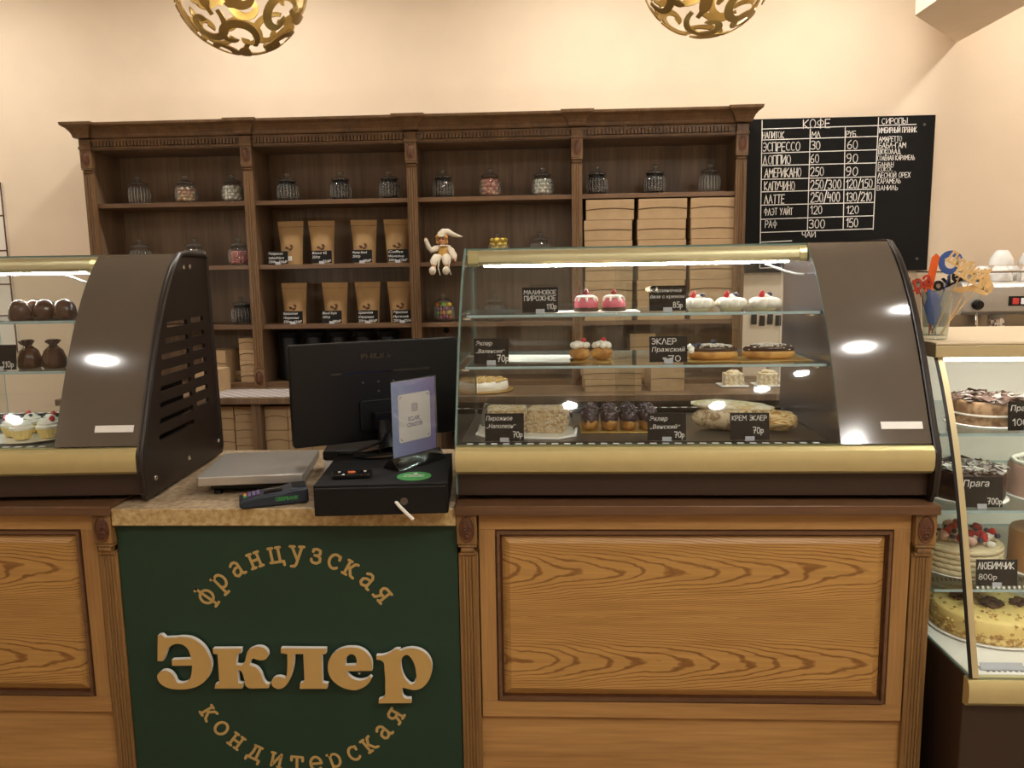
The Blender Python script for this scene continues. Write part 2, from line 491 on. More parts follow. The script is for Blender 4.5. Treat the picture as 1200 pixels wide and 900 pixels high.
def chalk_line(g, s, x, z, h, w=None, y=0, th=.11, align='LEFT', jit=.03, mi=0):
    """hand-printed chalk writing"""
    W0 = chalk_width(s)
    kx = (w/(W0) if w else h*.85)
    tot = W0*kx
    px = x - (tot if align == 'RIGHT' else tot/2 if align == 'CENTER' else 0)
    rnd = random.Random(hash_s(s)+int(x*1000))
    for c in s:
        gw, st = GL[c]
        j, sk = rnd.uniform(-jit, jit)*h, rnd.uniform(-.05, .05)
        for p in st:
            q = P(p) if isinstance(p, str) else p
            stroke_path(g, [(px+(a+sk*b)*kx, z+j+b*h) for a, b in q], th*h, y, mi, disc=False)
        px += (gw+.2)*kx
def hash_s(s): return sum(ord(c)*(i+1) for i, c in enumerate(s)) % 9973

# ------------------------------------------------------------------ the room
XL, XR, YF, YB, ZC = -4.2, 3.4, -5.2, 2.2, 3.3
struct(G().box(XL-.1, XR+.1, YF-.1, YB+.1, -.1, 0), 'floor', M['floor'])
struct(G().box(XL-.1, XR+.1, YF-.1, YB+.1, ZC, ZC+.1), 'ceiling', M['ceil'])
struct(G().box(XL-.1, XR+.1, YB, YB+.1, 0, ZC), 'wall_back', M['wall'])
struct(G().box(XL-.1, XR+.1, YF-.1, YF, 0, ZC), 'wall_front', M['wall'])
struct(G().box(XL-.1, XL, YF, YB, 0, ZC), 'wall_left', M['wall'])
struct(G().box(XR, XR+.1, YF, YB, 0, ZC), 'wall_right', M['wall'])
struct(G().put(PRISM([(1.665, 1.734), (2.082, 2.2), (2.12, .2), (1.675, .2)], 2.73, ZC, 'z')), 'trim_1', M['wall'])
for nm, b in (('baseboard_back', (XL, XR, YB-.015, YB, 0, .08)), ('baseboard_front', (XL, XR, YF, YF+.015, 0, .08)),
              ('baseboard_left', (XL, XL+.015, YF, YB, 0, .08)), ('baseboard_right', (XR-.015, XR, YF, YB, 0, .08))):
    struct(G().box(*b), nm, M['glaze'])
M['downlight'] = glow('downlight_diffuser', LIGHT_COL, DOWNLIGHT)
M['room_light'] = glow('room_downlight_diffuser', LIGHT_COL, ROOM_DOWNLIGHT)
def downlight(x, y, label, k=1.0):
    t = thing('ceiling_downlight', label, 'ceiling light', (x, y, ZC), 0, 'round downlights in the shop ceiling')
    G().put(LATHE([(.115*k, 0), (.115*k, -.012), (.095*k, -.014), (.092*k, -.004), (.092*k, 0)], 32)).build('trim_ring', M['white'], t, 30)
    G().put(LATHE([(.0915*k, -.001), (.0915*k, -.006), (.06*k, -.0075), (.0, -.008)], 32)).build('diffuser', M['downlight' if y > 0 else 'room_light'], t, 30)
for k, x in enumerate((-3.1, -1.44, .2, 1.45, 2.6)):  # the rightmost lamp is added to brighten the right part of the wall
    downlight(x, 1.4, 'round white ceiling downlight over the serving aisle, %s from the left' % ORD[k])
for k, (x, y) in enumerate(((1.9, -.78), (1.8, -1.5), (1.56, -1.95), (1.36, -2.2), (1.1, -2.42))):
    downlight(x, y, 'round white ceiling downlight, %s of the curved row starting right of the case' % ORD[k], .5)
for k, (x, y) in enumerate(((-3.4, -2.6), (-2.5, -1.65), (.1, -2.4), (2.1, -2.8), (-1.2, -3.9))):
    downlight(x, y, 'round white ceiling downlight out in the shop, %s of its group from the left wall' % ORD[k], .5)

# ------------------------------------------------------------------ front counters
def OVAL(x, y, z, rx, rz, d):
    return XF(BLOB(1, 1, 1, 2), (x, y, z), s=(rx, d, rz))
def reeds(x0, x1, y, z0, z1, n, r):
    g = []
    for k in range(n):
        xc = x0+(x1-x0)*(k+.5)/n
        pts = [(xc+r*math.cos(a), y-r*.9*math.sin(a)) for a in [math.pi*i/6 for i in range(7)]]
        g.append(PRISM(pts, z0, z1, 'z'))
    return g
def counter_pilaster(parent, x):
    g = G()
    g.box(x, x+.055, -.004, .03, 0, .83)
    for q in reeds(x+.010, x+.045, -.004, 0, .82, 4, .0044): g.put(q)
    g.put(PRISM([(x+.004, -.012), (x+.051, -.012), (x+.051, .02), (x+.004, .02)], .826, .834, 'z'))
    g.put(XF(TUBE([(x+.009, 0, 0), (x+.046, 0, 0)], .011, 10), (0, -.006, .842)))
    g.box(x+.002, x+.053, -.019, .02, .851, .858)
    g.box(x-.001, x+.054, -.02, .03, .86, .945)
    p = g.build('pilaster', M['pil'], parent, bevel=.0012)
    m = G().put(OVAL(x+.0265, -.0195, .903, .0175, .034, .004))
    rg = [(x+.0265+.0195*math.cos(a), -.0205, .903+.0365*math.sin(a)) for a in [2*math.pi*i/28 for i in range(29)]]
    m.put(TUBE(rg, .0022, 6))
    for k in range(9):
        m.put(XF(BLOB(.0045, .003, .0045, 1), (x+.0265+.008*math.cos(k*2.4)*(k % 3)/2, -.0235, .903+.02*math.sin(k*2.4)*(k % 3)/2)))
    m.build('medallion', M['carve'], p, 40)
def make_counter(label):
    t = thing('oak_counter', label, 'counter', (-.26, 0, 0), 0)
    WC = 1.293
    G().box(.012, WC-.012, .03, .70, 0, .945).build('carcass', M['oak'], t)
    G().box(.05, WC-.05, .012, .032, 0, .338).build('plinth_panel', M['oak'], t)
    for x in (0, WC-.055): counter_pilaster(t, x)
    for n, b in (('stile', (.058, .103, 0, .03, .386, .896)), ('stile', (WC-.103, WC-.058, 0, .03, .386, .896)),
                 ('rail', (.058, WC-.058, 0, .03, .896, .9445)), ('rail', (.058, WC-.058, 0, .03, .338, .386))):
        G().box(*b).build(n, M['oakv'] if n == 'stile' else M['oak'], t, bevel=.0015)
    x0, x1, z0, z1 = .103, WC-.103, .386, .896
    g = G()
    for o, w, y, mi in ((0, .005, .004, 0), (.005, .008, -.004, 1), (.013, .006, .006, 0)):
        a, b, c, d = x0+o, x1-o, z0+o, z1-o
        g.box(a, b, y, .03, d-w, d, mi=mi).box(a, b, y, .03, c, c+w, mi=mi)
        g.box(a, a+w, y, .03, c+w, d-w, mi=mi).box(b-w, b, y, .03, c+w, d-w, mi=mi)
    g.build('panel_moulding', [M['glaze'], M['rail']], t)
    o, i = .019, .040
    v = [(x0+o, .012, z0+o), (x1-o, .012, z0+o), (x1-o, .012, z1-o), (x0+o, .012, z1-o),
         (x0+i, .001, z0+i), (x1-i, .001, z0+i), (x1-i, .001, z1-i), (x0+i, .001, z1-i)]
    f = [(4, 5, 6, 7), (0, 1, 5, 4), (1, 2, 6, 5), (2, 3, 7, 6), (3, 0, 4, 7)]
    G().put((v, f)).build('raised_panel', M['oakp'], t)
    G().box(-.004, WC+.004, -.03, .72, .9455, .972).build('top_board', M['rail'], t, bevel=.002)
    return t
counter = make_counter('golden oak counter with carved pilasters under the right-hand display case')
dup(counter, (-2.532, 0, 0), 0, 'golden oak counter at the left edge, under the left-hand display case')

# middle section: green sign panel below a stone-look countertop
g = G().box(-1.236, -.263, .0, .02, .0, .911)
sign = tag(g.build('sign_panel', M['green']), 'dark green shop sign panel with gold lettering between the two oak counters', 'sign')
def logo_curve(specs, ext):
    c = bpy.data.curves.new('t', 'CURVE'); c.dimensions = '2D'; c.fill_mode = 'BOTH'; c.extrude = ext; c.resolution_u = 8
    for s in specs:
        pts = []
        for q in s.split():
            k = q.endswith('c'); a, b = q.rstrip('c').split(',')
            pts.append((int(a)*1e-4, int(b)*1e-4, k))
        sp = c.splines.new('BEZIER'); sp.bezier_points.add(len(pts)-1); sp.use_cyclic_u = True
        for bp, (a, b, k) in zip(sp.bezier_points, pts):
            bp.co = (a, b, 0)
            bp.handle_left_type = bp.handle_right_type = 'VECTOR' if k else 'AUTO'
        n = len(pts)                         # explicit handles so nothing depends on an update
        for i, bp in enumerate(sp.bezier_points):
            p0, p1, p2 = Vector(pts[i-1][:2]), Vector(pts[i][:2]), Vector(pts[(i+1) % n][:2])
            k0, k1, k2 = pts[i-1][2], pts[i][2], pts[(i+1) % n][2]
            bp.handle_left_type = bp.handle_right_type = 'FREE'
            if k1:
                l, r = p1+(p0-p1)/3, p1+(p2-p1)/3
            else:
                t = (p2-p0); t = t.normalized() if t.length else t
                l, r = p1-t*(p1-p0).length*.36, p1+t*(p2-p1).length*.36
            bp.handle_left = (l.x, l.y, 0); bp.handle_right = (r.x, r.y, 0)
    me = solid(c)
    vf = [(p.co.x, -p.co.z, p.co.y) for p in me.vertices], [tuple(p.vertices) for p in me.polygons]
    bpy.data.meshes.remove(me)
    return vf
LOGO = {
'Э': ['-11290,5890c -11180,5910 -11130,5870 -11080,5820c -10840,5830 -10540,5850 -10260,5790 -9980,5570 -9830,5270 -9780,5030 -9820,4810 -9940,4580 -10160,4390 -10430,4280 -10750,4240 -11100,4280 -11330,4420 -11410,4620 -11340,4750 -11180,4820 -11020,4770 -10910,4640 -10840,4470 -10740,4430 -10590,4460 -10470,4550 -10390,4720 -10350,4980c -10940,4970c -10940,5150c -10360,5180c -10380,5300 -10440,5480 -10560,5600 -10720,5640 -10880,5600 -11010,5500 -11110,5290 -11200,5110c -11360,5110c'],
'к': ['-9710,5500c -8880,5510c -8900,5360c -9010,5340c -9060,5010c -8900,5010 -8810,5100 -8750,5280 -8680,5450 -8530,5540 -8360,5570 -8190,5510 -8110,5370 -8160,5220 -8310,5160 -8450,5180 -8550,5210 -8620,5150 -8670,5010c -8480,4930 -8360,4770 -8300,4560 -8230,4450 -8120,4430c -8160,4310c -8490,4300 -8710,4300 -8820,4380 -8850,4550 -8890,4750 -8950,4840 -9030,4850c -9030,4460c -8890,4440c -8930,4290c -9740,4280c -9710,4420c -9590,4440c -9580,5330c -9710,5350c'],
'л': ['-7730,5530c -6420,5530c -6440,5370c -6560,5340c -6580,4490c -6430,4460c -6460,4310c -7250,4300c -7230,4470c -7100,4500c -7090,5360c -7350,5360c -7380,5080 -7440,4800 -7530,4570 -7660,4380 -7840,4290 -8000,4340 -8070,4480 -8000,4610 -7860,4660 -7730,4640 -7650,4600c -7600,4740 -7570,4990 -7550,5350c -7730,5380c'],
'е': ['-6400,4950 -6340,5210 -6160,5430 -5940,5540 -5700,5570 -5440,5530 -5240,5380 -5130,5150 -5130,4870c -5880,4850c -5820,4730 -5690,4620 -5510,4570 -5320,4610 -5200,4700c -5140,4660c -5220,4520 -5360,4390 -5570,4290 -5730,4280 -6000,4350 -6230,4510 -6360,4710', '-5890,5020c -5860,5230 -5740,5360 -5610,5330 -5560,5190 -5570,5040c'],
'р': ['-4990,5330c -4800,5340 -4590,5420 -4450,5520 -4300,5530c -4320,5470c -4170,5530 -3960,5560 -3730,5510 -3550,5380 -3440,5190 -3410,4970 -3460,4720 -3580,4500 -3750,4350 -3930,4300 -4120,4330 -4280,4370c -4290,4180 -4220,4050 -4040,4030c -4040,3900c -4980,3880c -4970,4000c -4840,4050 -4780,4170 -4770,4370 -4760,4610 -4770,4910 -4780,5100 -4830,5170 -4910,5200 -4990,5210c', '-4130,5360 -4010,5280 -3910,5080 -3870,4840 -3880,4590 -4000,4470 -4130,4550 -4240,4740 -4290,4960 -4270,5230'],
}
for ch, spec in LOGO.items():
    vf = XF(logo_curve(spec, .007), (0, -.016, 0))
    o = G().put(vf).build('raised_letter', [M['white'], M['gold']], sign)
    for p in o.data.polygons: p.material_index = 1 if p.normal.y < -.7 else 0
    zs = [q[2] for q in vf[0]]; xs = [q[0] for q in vf[0]]
    for fx in (.32, .68):
        pin = G().put(XF(LATHE([(.004, 0), (.004, .012)], 8), (min(xs)+(max(xs)-min(xs))*fx, .001, (min(zs)+max(zs))/2-.02*(fx > .5)), rx=R(90)))
        pin.build('stand_off', M['steel'], o)
SLAB = {
 'ф': (1.1, ['.55,-.38 .55,1.38', '.36,1.38 .55,1.38', '.33,-.38 .77,-.38', arc(.55, .5, .48, .48, 0, 360, 16)]),
 'р': (.95, ['.2,-.4 .2,1', '0,1 .2,1', '0,-.4 .42,-.4', [(.2, .2)]+arc(.48, .5, .4, .48, -120, 120, 12)+[(.2, .8)]]),
 'а': (.88, ['.08,.86 .28,.99 .5,.97 .64,.8 .64,.15 .72,0 .88,0', '.64,.6 .3,.57 .07,.42 .07,.15 .24,.01 .48,.07 .64,.26']),
 'н': (.92, ['.16,0 .16,1', '.76,0 .76,1', '.16,.5 .76,.5', '0,0 .32,0', '0,1 .32,1', '.6,0 .92,0', '.6,1 .92,1']),
 'ц': (1.0, ['.16,0 .16,1', '.74,0 .74,1', '0,0 1,0 1,-.26', '0,1 .32,1', '.58,1 .9,1']),
 'у': (.95, ['.1,1 .47,.1', '.85,1 .4,-.22 .26,-.38 .02,-.38', '-.05,1 .28,1', '.66,1 1,1']),
 'з': (.7, ['.05,.78 .06,.92 .3,1 .56,.92 .58,.68 .4,.54 .2,.54', '.4,.54 .62,.42 .64,.16 .42,.0 .12,.02 0,.14 0,.24']),
 'с': (.8, [arc(.45, .5, .42, .5, 48, 312, 14), '.74,.7 .74,.95']),
 'к': (.9, ['.16,0 .16,1', '0,0 .34,0', '0,1 .3,1', '.16,.5 .36,.52 .6,.95 .8,1', '.36,.52 .66,.06 .9,0']),
 'о': (.92, [arc(.46, .5, .44, .5, 0, 360, 16)]),
 'д': (1.0, ['.26,1 .86,1', '.72,1 .72,0', '.36,1 .32,.45 .16,0', '0,-.26 0,0 1,0 1,-.26']),
 'и': (.92, ['.16,1 .16,0', '.76,1 .76,0', '.16,.02 .76,.98', '0,1 .28,1', '.64,0 .92,0']),
 'т': (.9, ['.02,.72 .02,1 .88,1 .88,.72', '.45,1 .45,0', '.26,0 .64,0']),
 'е': (.88, [[(.03, .5), (.86, .5)]+arc(.45, .5, .42, .5, 0, 318, 14)]),
 'я': (.86, ['.7,0 .7,1', '.86,1 .3,1 .12,.86 .12,.62 .3,.47 .7,.47', '.44,.47 .2,.0 0,0', '.54,0 .88,0']),
}
def ring_word(word, angs, bottom, label):
    CX, CZ, RR, H = -.7305, .5034, .322, .042
    g = G()
    for ch, a in zip(word, angs):
        w, st = SLAB[ch]
        th = R(a)
        px, pz = CX+RR*math.cos(th), CZ+RR*math.sin(th)
        rot = th+math.pi/2 if bottom else th-math.pi/2
        c, s = math.cos(rot), math.sin(rot)
        for p in st:
            q = P(p) if isinstance(p, str) else p
            loc = [((x-w/2)*H*.92, (z-.5)*H) for x, z in q]
            stroke_path(g, [(px+x*c-z*s, pz+x*s+z*c) for x, z in loc], .0082, -.0007)
    tag(g.build('lettering', M['goldflat'], sign), label)
ring_word('французская', (143.1, 131.9, 120.5, 110, 98.8, 87.8, 77.8, 68.6, 59.4, 49, 38.8), False, 'flat gold slab-serif word curving over the top')
ring_word('кондитерская', (-149.1, -138.8, -128.4, -116.8, -105.1, -94.1, -84, -73.7, -62.8, -52.8, -42.1, -31.4), True, 'flat gold slab-serif word curving underneath')

g = G().box(-1.236, -.263, .02, .66, 0, .911)
tag(g.build('counter_base', M['oak']), 'plain counter base behind the green sign panel, carrying the stone countertop', 'counter')
g = G().box(-1.2375, -.2625, -.02, .72, .9125, .963)
o = g.build('stone_countertop', [M['stone'], M['stonee']], bevel=.003)
for p in o.data.polygons: p.material_index = 1 if p.normal.y < -.5 else 0
tag(o, 'beige mottled stone-look countertop between the two display cases', 'countertop')

# ------------------------------------------------------------------ bookcase on the back counter
ZB = 1.03
bk = thing('bookcase', 'wide dark walnut bookcase with cornice and carved pilasters against back wall', 'bookcase', (-.695, 1.9, ZB))
PC = [-1.639, -.815, .015, .837, 1.638]       # pilaster centres, local x
PW = .0275
G().box(PC[0]-.02, PC[-1]+.02, .28, .293, 0, 1.25).build('back_panel', M['walnut'], bk)
for i, c in enumerate(PC):
    G().box(c-.011, c+.011, .012, .28, 0, 1.22).build('upright_panel', M['walnut'], bk)
for i in range(4):
    a, b = PC[i]+.0115, PC[i+1]-.0115
    for zt in (.956, .634, .326):
        if i == 3 and zt == .634: continue
        G().box(a, b, .012, .279, zt-.022, zt).build('shelf', M['walx'], bk, bevel=.001)
    G().box(a, b, .006, .279, 0, .022).build('bottom_board', M['walx'], bk)
G().box(PC[0]-.03, PC[-1]+.03, .0, .293, 1.2201, 1.274).build('top_panel', M['walnut'], bk)
for c in PC:
    g = G()
    g.box(c-PW+.002, c+PW-.002, -.008, .0115, .1, 1.105)
    for q in reeds(c-.018, c+.018, -.008, .115, 1.095, 3, .0055): g.put(q)
    g.put(XF(TUBE([(c-.022, 0, 0), (c+.022, 0, 0)], .010, 10), (0, -.006, 1.113)))
    g.box(c-PW, c+PW, -.02, .0115, 1.122, 1.129)
    g.box(c-PW-.001, c+PW+.001, -.019, .0115, 1.131, 1.222)
    g.box(c-PW-.004, c+PW+.004, -.024, -.0005, 1.222, 1.236)
    g.box(c-PW-.001, c+PW+.001, -.02, -.0005, 1.236, 1.272)
    g.box(c-PW-.001, c+PW+.001, -.017, .0115, 0, .098)
    p = g.build('pilaster', M['walp'], bk, bevel=.001)
    for zc in (1.177, .05):
        m = G().put(OVAL(c, -.0185, zc, .0155, .032, .005))
        m.put(TUBE([(c+.0185*math.cos(a), -.0195, zc+.036*math.sin(a)) for a in [2*math.pi*i/24 for i in range(25)]], .002, 6))
        m.build('medallion', M['carve'], p, 40)
crown = [(-.022, 1.276), (-.026, 1.282), (-.028, 1.292), (-.036, 1.306), (-.050, 1.320), (-.068, 1.330), (-.071, 1.333), (-.073, 1.344)]
g = G().put(PRISM([(.29, 1.344), (.29, 1.276)] + crown, PC[0]-.03, PC[-1]+.03))
for c in PC:
    lv = []
    for y, z in crown:
        fl = -y-.022
        lv.append((PW+.012+fl*.8, y-.022, z))
    v, f = [], []
    for w, y, z in lv:
        v += [(c-w, y, z), (c+w, y, z), (c+w, .262, z), (c-w, .262, z)]
    v[-4:] = [(a, b, q+.0015) for a, b, q in v[-4:]]
    for k in range(len(lv)-1):
        for j in range(4):
            a, b = 4*k+j, 4*k+(j+1) % 4
            f.append((a, b, b+4, a+4))
    f += [(0, 1, 2, 3), tuple(range(4*len(lv)-4, 4*len(lv)))]
    g.put((v, f))
g.build('cornice', M['walp'], bk)
g = G().box(PC[0], PC[-1], -.010, -.0005, 1.224, 1.2335)
x = PC[0]+.05
while x < PC[-1]-.04:
    if min(abs(x-c) for c in PC) > .045: g.box(x-.0065, x+.0065, -.014, -.0005, 1.238, 1.262)
    x += .0175
g.box(PC[0], PC[-1], -.009, -.0005, 1.262, 1.2745)
g.build('dentil_strip', M['walp'], bk)
G().put(XF(LATHE([(.016, 0), (.016, .004), (.0, .004)], 16), (.13, .2795, .268), rx=R(90))).build('cable_grommet', M['black'], bk, 30)

# lower cabinets and worktop
def base_cab(x0, x1, label):
    t = thing('base_cabinet', label, 'cabinet', (x0, 1.58, 0), 0, 'open-fronted cabinets under the back worktop')
    w = x1-x0
    for x in (.0, w-.022): G().box(x, x+.022, .0, .61, 0, .997).build('side_panel', M['walnut'], t)
    G().box(.023, w-.023, .6, .61, .0, .997).build('back_panel', M['walnut'], t)
    for z in (.08, .50, .74): G().box(.023, w-.023, .004, .599, z-.02, z).build('shelf', M['walx'], t)
    G().box(.023, w-.023, .03, .599, .0, .058).build('kick_board', M['walnut'], t)
cabs = ((-2.36, -1.4225, 'open cabinet below the worktop, left one, full of brown boxes'), (-1.4215, -.55, 'open cabinet below the worktop behind the monitor'),
        (-.546, .30, 'open cabinet below the worktop behind left half of glass case'), (.304, 1.15, 'open cabinet below the worktop behind right half of glass case'),
        (1.154, 2.6, 'open cabinet carrying the coffee machine end of the worktop'))
for a, b, l in cabs: base_cab(a, b, l)
tag(G().box(-2.40, 2.64, 1.55, 2.19, .9985, ZB-.0005).build('back_worktop', M['walnut'], bevel=.002), 'long dark walnut worktop under the bookcase along the back wall', 'worktop')

# ------------------------------------------------------------------ display cases
CW, CM = 1.295, .25           # case width, width of the machine compartment at the right end
PP = np.array([(.018, .158), (.026, .205), (.069, .284), (.114, .368), (.168, .471), (.235, .578), (.30, .652), (.353, .701), (.385, .716)])
def spline(pts, n):
    d = np.r_[0, np.cumsum(np.hypot(*np.diff(pts, axis=0).T))]
    t = np.linspace(0, d[-1], n)
    out = []
    for k in range(2):
        c = np.polyfit(d, pts[:, k], 3)
        fit = np.polyval(c, t); out.append(fit)
    q = np.array(out).T
    return [(float(a), float(b)) for a, b in q]
PROF = spline(PP, 40)
PROF = [q for q in PROF if q[0] < .364] + [(.366, .7065)]
def offset(prof, d):
    q = []
    for i in range(len(prof)):
        a, b = prof[max(i-1, 0)], prof[min(i+1, len(prof)-1)]
        ty, tz = b[0]-a[0], b[1]-a[1]
        l = math.hypot(ty, tz)
        q.append((prof[i][0]+tz/l*d, prof[i][1]-ty/l*d))
    return q
def SHEET(prof, x0, x1, t):
    """curved sheet: faces (material 0) and rim (material 1)"""
    inn = offset(prof, t)
    n = len(prof)
    v = [(x0, y, z) for y, z in prof] + [(x1, y, z) for y, z in prof] + [(x0, y, z) for y, z in inn] + [(x1, y, z) for y, z in inn]
    big, rim = [], []
    for i in range(n-1):
        big += [(i, i+1, i+1+n, i+n), (2*n+i, 3*n+i, 3*n+i+1, 2*n+i+1)]
        rim += [(i, 2*n+i, 2*n+i+1, i+1), (n+i, n+i+1, 3*n+i+1, 3*n+i)]
    rim += [(0, n, 3*n, 2*n), (n-1, 3*n-1, 4*n-1, 2*n-1)]
    return v, big, rim
def sheet(g, *a):
    v, big, rim = SHEET(*a)
    o = len(g.v); g.v += v
    for fs, mi in ((big, 0), (rim, 1)):
        for f in fs: g.f.append(tuple(i+o for i in f)); g.m.append(mi)
    return g
def slotted_plate(outline, slots, t):
    """flat plate in the (y, z) plane with rounded through slots; returned along x"""
    c = bpy.data.curves.new('t', 'CURVE'); c.dimensions = '2D'; c.fill_mode = 'BOTH'; c.extrude = t/2
    def poly(pts):
        sp = c.splines.new('POLY'); sp.points.add(len(pts)-1); sp.use_cyclic_u = True
        for p, (a, b) in zip(sp.points, pts): p.co = (a, b, 0, 1)
    poly(outline)
    for (y0, y1, z, r) in slots:
        poly([(y0+r-r*math.sin(a), z+r*math.cos(a)) for a in [math.pi*i/6 for i in range(7)]] +
             [(y1-r+r*math.sin(a), z-r*math.cos(a)) for a in [math.pi*i/6 for i in range(7)]])
    me = solid(c)
    vf = [(p.co.z, p.co.x, p.co.y) for p in me.vertices], [tuple(p.vertices) for p in me.polygons]
    bpy.data.meshes.remove(me)
    return vf
M['led'] = glow('case_led', (1, .97, .9), CASE_LED)
SIDE_OUT = [(.012, .0)] + [(-.004, .03), (-.012, .09), (-.006, .14)] + offset(PROF, -.006)[1:-4] + [(.372, .712), (.42, .716), (.575, .716), (.60, .705), (.645, .02), (.63, .0)]
def make_case(label):
    t = thing('pastry_display_case', label, 'display case', (0, 0, 0))
    G().box(.0, CW-.011, .026, .61, .014, .078).build('base', M['dkbrown'], t, bevel=.002)
    for x in (.08, CW-.12):
        for y in (.08, .52): G().put(XF(LATHE([(.022, 0), (.022, .0135)], 16), (x, y, 0))).build('foot', M['black'], t)
    nose = [(.03, .079), (.006, .081), (-.006, .090), (-.011, .105), (-.011, .132), (-.006, .147), (.004, .156), (.022, .1575), (.03, .1575)]
    G().put(PRISM(nose, .004, CW-.012)).build('front_trim', M['bronze'], t, 25)
    # deck with slotted grilles
    G().box(.007, CW-CM-.002, .031, .60, .1, .150).build('deck', M['deck'], t)
    for y, nm in ((.046, 'front'), (.572, 'rear')):
        g = G().box(.012, CW-CM-.004, y-.010, y+(.03 if nm == 'front' else .01), .1502, .156 if nm == 'front' else .166)
        x = .03
        while x < CW-CM-.03:
            zt = .156 if nm == 'front' else .166
            g.box(x, x+.018, y-.004, y+.009, zt-.002, zt+.0008, mi=1); x += .034
        g.build('air_grille', [M['black'], M['white']], t)  # white dashes paint the highlights between the dark slots
    sheet(G(), PROF, .007, CW-CM, .006).build('front_glass', [M['glass'], M['edge']], t, 30)
    # top glass and end glass
    g = G().box(.007, CW-CM, .3675, .60, .7005, .7065)
    tg = g.build('top_glass', [M['glass'], M['edge']], t)
    for p in tg.data.polygons: p.material_index = 0 if abs(p.normal.z) > .5 else 1
    endp = [(.02, .02), (.018, .158)] + PROF[1:] + [(.60, .7065), (.60, .02)]
    eg = G().put(PRISM(endp, .0, .006)).build('end_glass', [M['glass'], M['edge']], t)
    for p in eg.data.polygons: p.material_index = 0 if abs(p.normal.x) > .9 else 1
    w = CW-CM
    for x0, x1, y in ((.01, w*.5+.03, .603), (w*.5-.035, w-.003, .612)):
        dg = G().box(x0, x1, y, y+.005, .155, .695).build('sliding_door', [M['glass'], M['shelfedge']], t)
        for p in dg.data.polygons: p.material_index = 0 if abs(p.normal.y) > .9 else 1
    for z in (.1515, .6955): G().box(.008, w-.003, .601, .620, z-.002, z+.0035).build('door_rail', M['steel'], t)
    for z, y0 in ((.500, .205), (.356, .135)):
        sg = G().box(.02, w-.004, y0, .575, z, z+.008).build('glass_shelf', [M['shelfglass'], M['shelfedge']], t, bevel=.001)
        for p in sg.data.polygons: p.material_index = 0 if abs(p.normal.z) > .9 else 1
        for x in (.0065, w-.028):
            for y in (y0+.02, .54):
                G().box(x, x+.024, y, y+.03, z-.009, z-.0005).build('shelf_bracket', M['chrome'], t, bevel=.002)
    # light bar under the top
    bar = [(.398, .6995), (.398, .688), (.388, .668), (.372, .654), (.356, .655), (.349, .664), (.350, .678), (.354, .690), (.362, .6995)]
    lb = G().put(PRISM(bar, .045, w-.025)).build('light_bar', M['champ'], t, 30)
    G().put(XF(TUBE([(.06, 0, 0), (w-.05, 0, 0)], .0019, 10), (0, .374, .6512))).build('light_tube', M['led'], lb)
    for x in (.012, w-.0245):
        G().put(PRISM([(y+(-.002 if y < .375 else .004), z-(.003 if z < .67 else 0)) for y, z in bar], x, x+.0225 if x > .5 else x+.0325)).build('light_bar_end', M['bronze'], lb)
    pts = [(w-.12, .374, .645), (w-.09, .374, .634), (w-.06, .372, .622), (w-.03, .37, .614), (w-.004, .368, .612)]
    G().put(TUBE(pts, .0035, 8)).build('light_cable', M['white'], lb, 40)
    # machine compartment
    sheet(G(), PROF, w+.0005, CW-.012, .006).build('compartment_panel', [M['gloss'], M['black']], t, 30)
    tp = G().box(w+.0005, CW-.012, .3675, .60, .7005, .7065).build('compartment_top', M['gloss'], t)
    inp = [(.03, .1), (.03, .158)] + offset(PROF, .008)[1:] + [(.60, .698), (.60, .1)]
    G().put(PRISM(inp, w+.001, w+.006)).build('inner_wall', M['inner'], t)
    G().box(w+.02, CW-.07, .2, .5, .10, .30).build('compressor', M['black'], t, bevel=.01)
    slots = []
    for k in range(8):
        z = .488-.047*k
        ys = .205-.0115*k
        if k < 2: ys = .235-.02*k
        slots.append((ys, .395, z, .0085))
        if k < 7: slots.append((.425, .535, z+.004, .0085))
    pl = G().put(XF(slotted_plate(SIDE_OUT, slots, .010), (CW-.0055, 0, 0))).build('side_panel', M['side'], t)
    rim = [(CW+.0005, y, z) for y, z in [(.0, .01)] + SIDE_OUT[1:-2] + [(.63, .02)]]
    rim = [(x, (y-.3)*.975+.3, (z-.35)*.975+.35) for x, y, z in rim]
    G().put(TUBE(rim, .0085, 8)).build('rim', M['side'], pl, 40)
    for y, z in ((.40, .665), (.45, .667), (.08, .05), (.33, .05), (.60, .05)):
        G().put(XF(LATHE([(.0085, 0), (.0085, .001), (.006, .004), (0, .005)], 12), (CW-.0005, y, z), ry=R(90))).build('screw', M['chrome'], pl, 40)
    i = 3
    y, z = PROF[i]; ty, tz = PROF[i+1][0]-PROF[i-1][0], PROF[i+1][1]-PROF[i-1][1]
    a = math.atan2(ty, tz)
    G().put(XF(BOX(-.055, .055, -.0025, 0, -.0105, .0105), (CW-.085, y-.001, z+.0), rx=-a)).build('name_plate', M['white'], t, bevel=.001)
    return t
case = make_case('curved glass pastry case on the right-hand oak counter, full of eclairs')
case.location = (-.265, .0, .9725)
case.rotation_euler = (0, 0, R(-.35))
TH = R(3.5)
LX, LY = -1.154, .034
lcase = dup(case, (LX-CW*math.cos(TH), LY-.02-CW*math.sin(TH), .9725), TH, 'curved glass pastry case cut by the left edge, with black slotted side panel')
def lpos(x, y):   # measured from the right-hand front corner of the left case
    return (LX+x*math.cos(TH)-(y-.02)*math.sin(TH), LY-.02+x*math.sin(TH)+(y)*math.cos(TH))

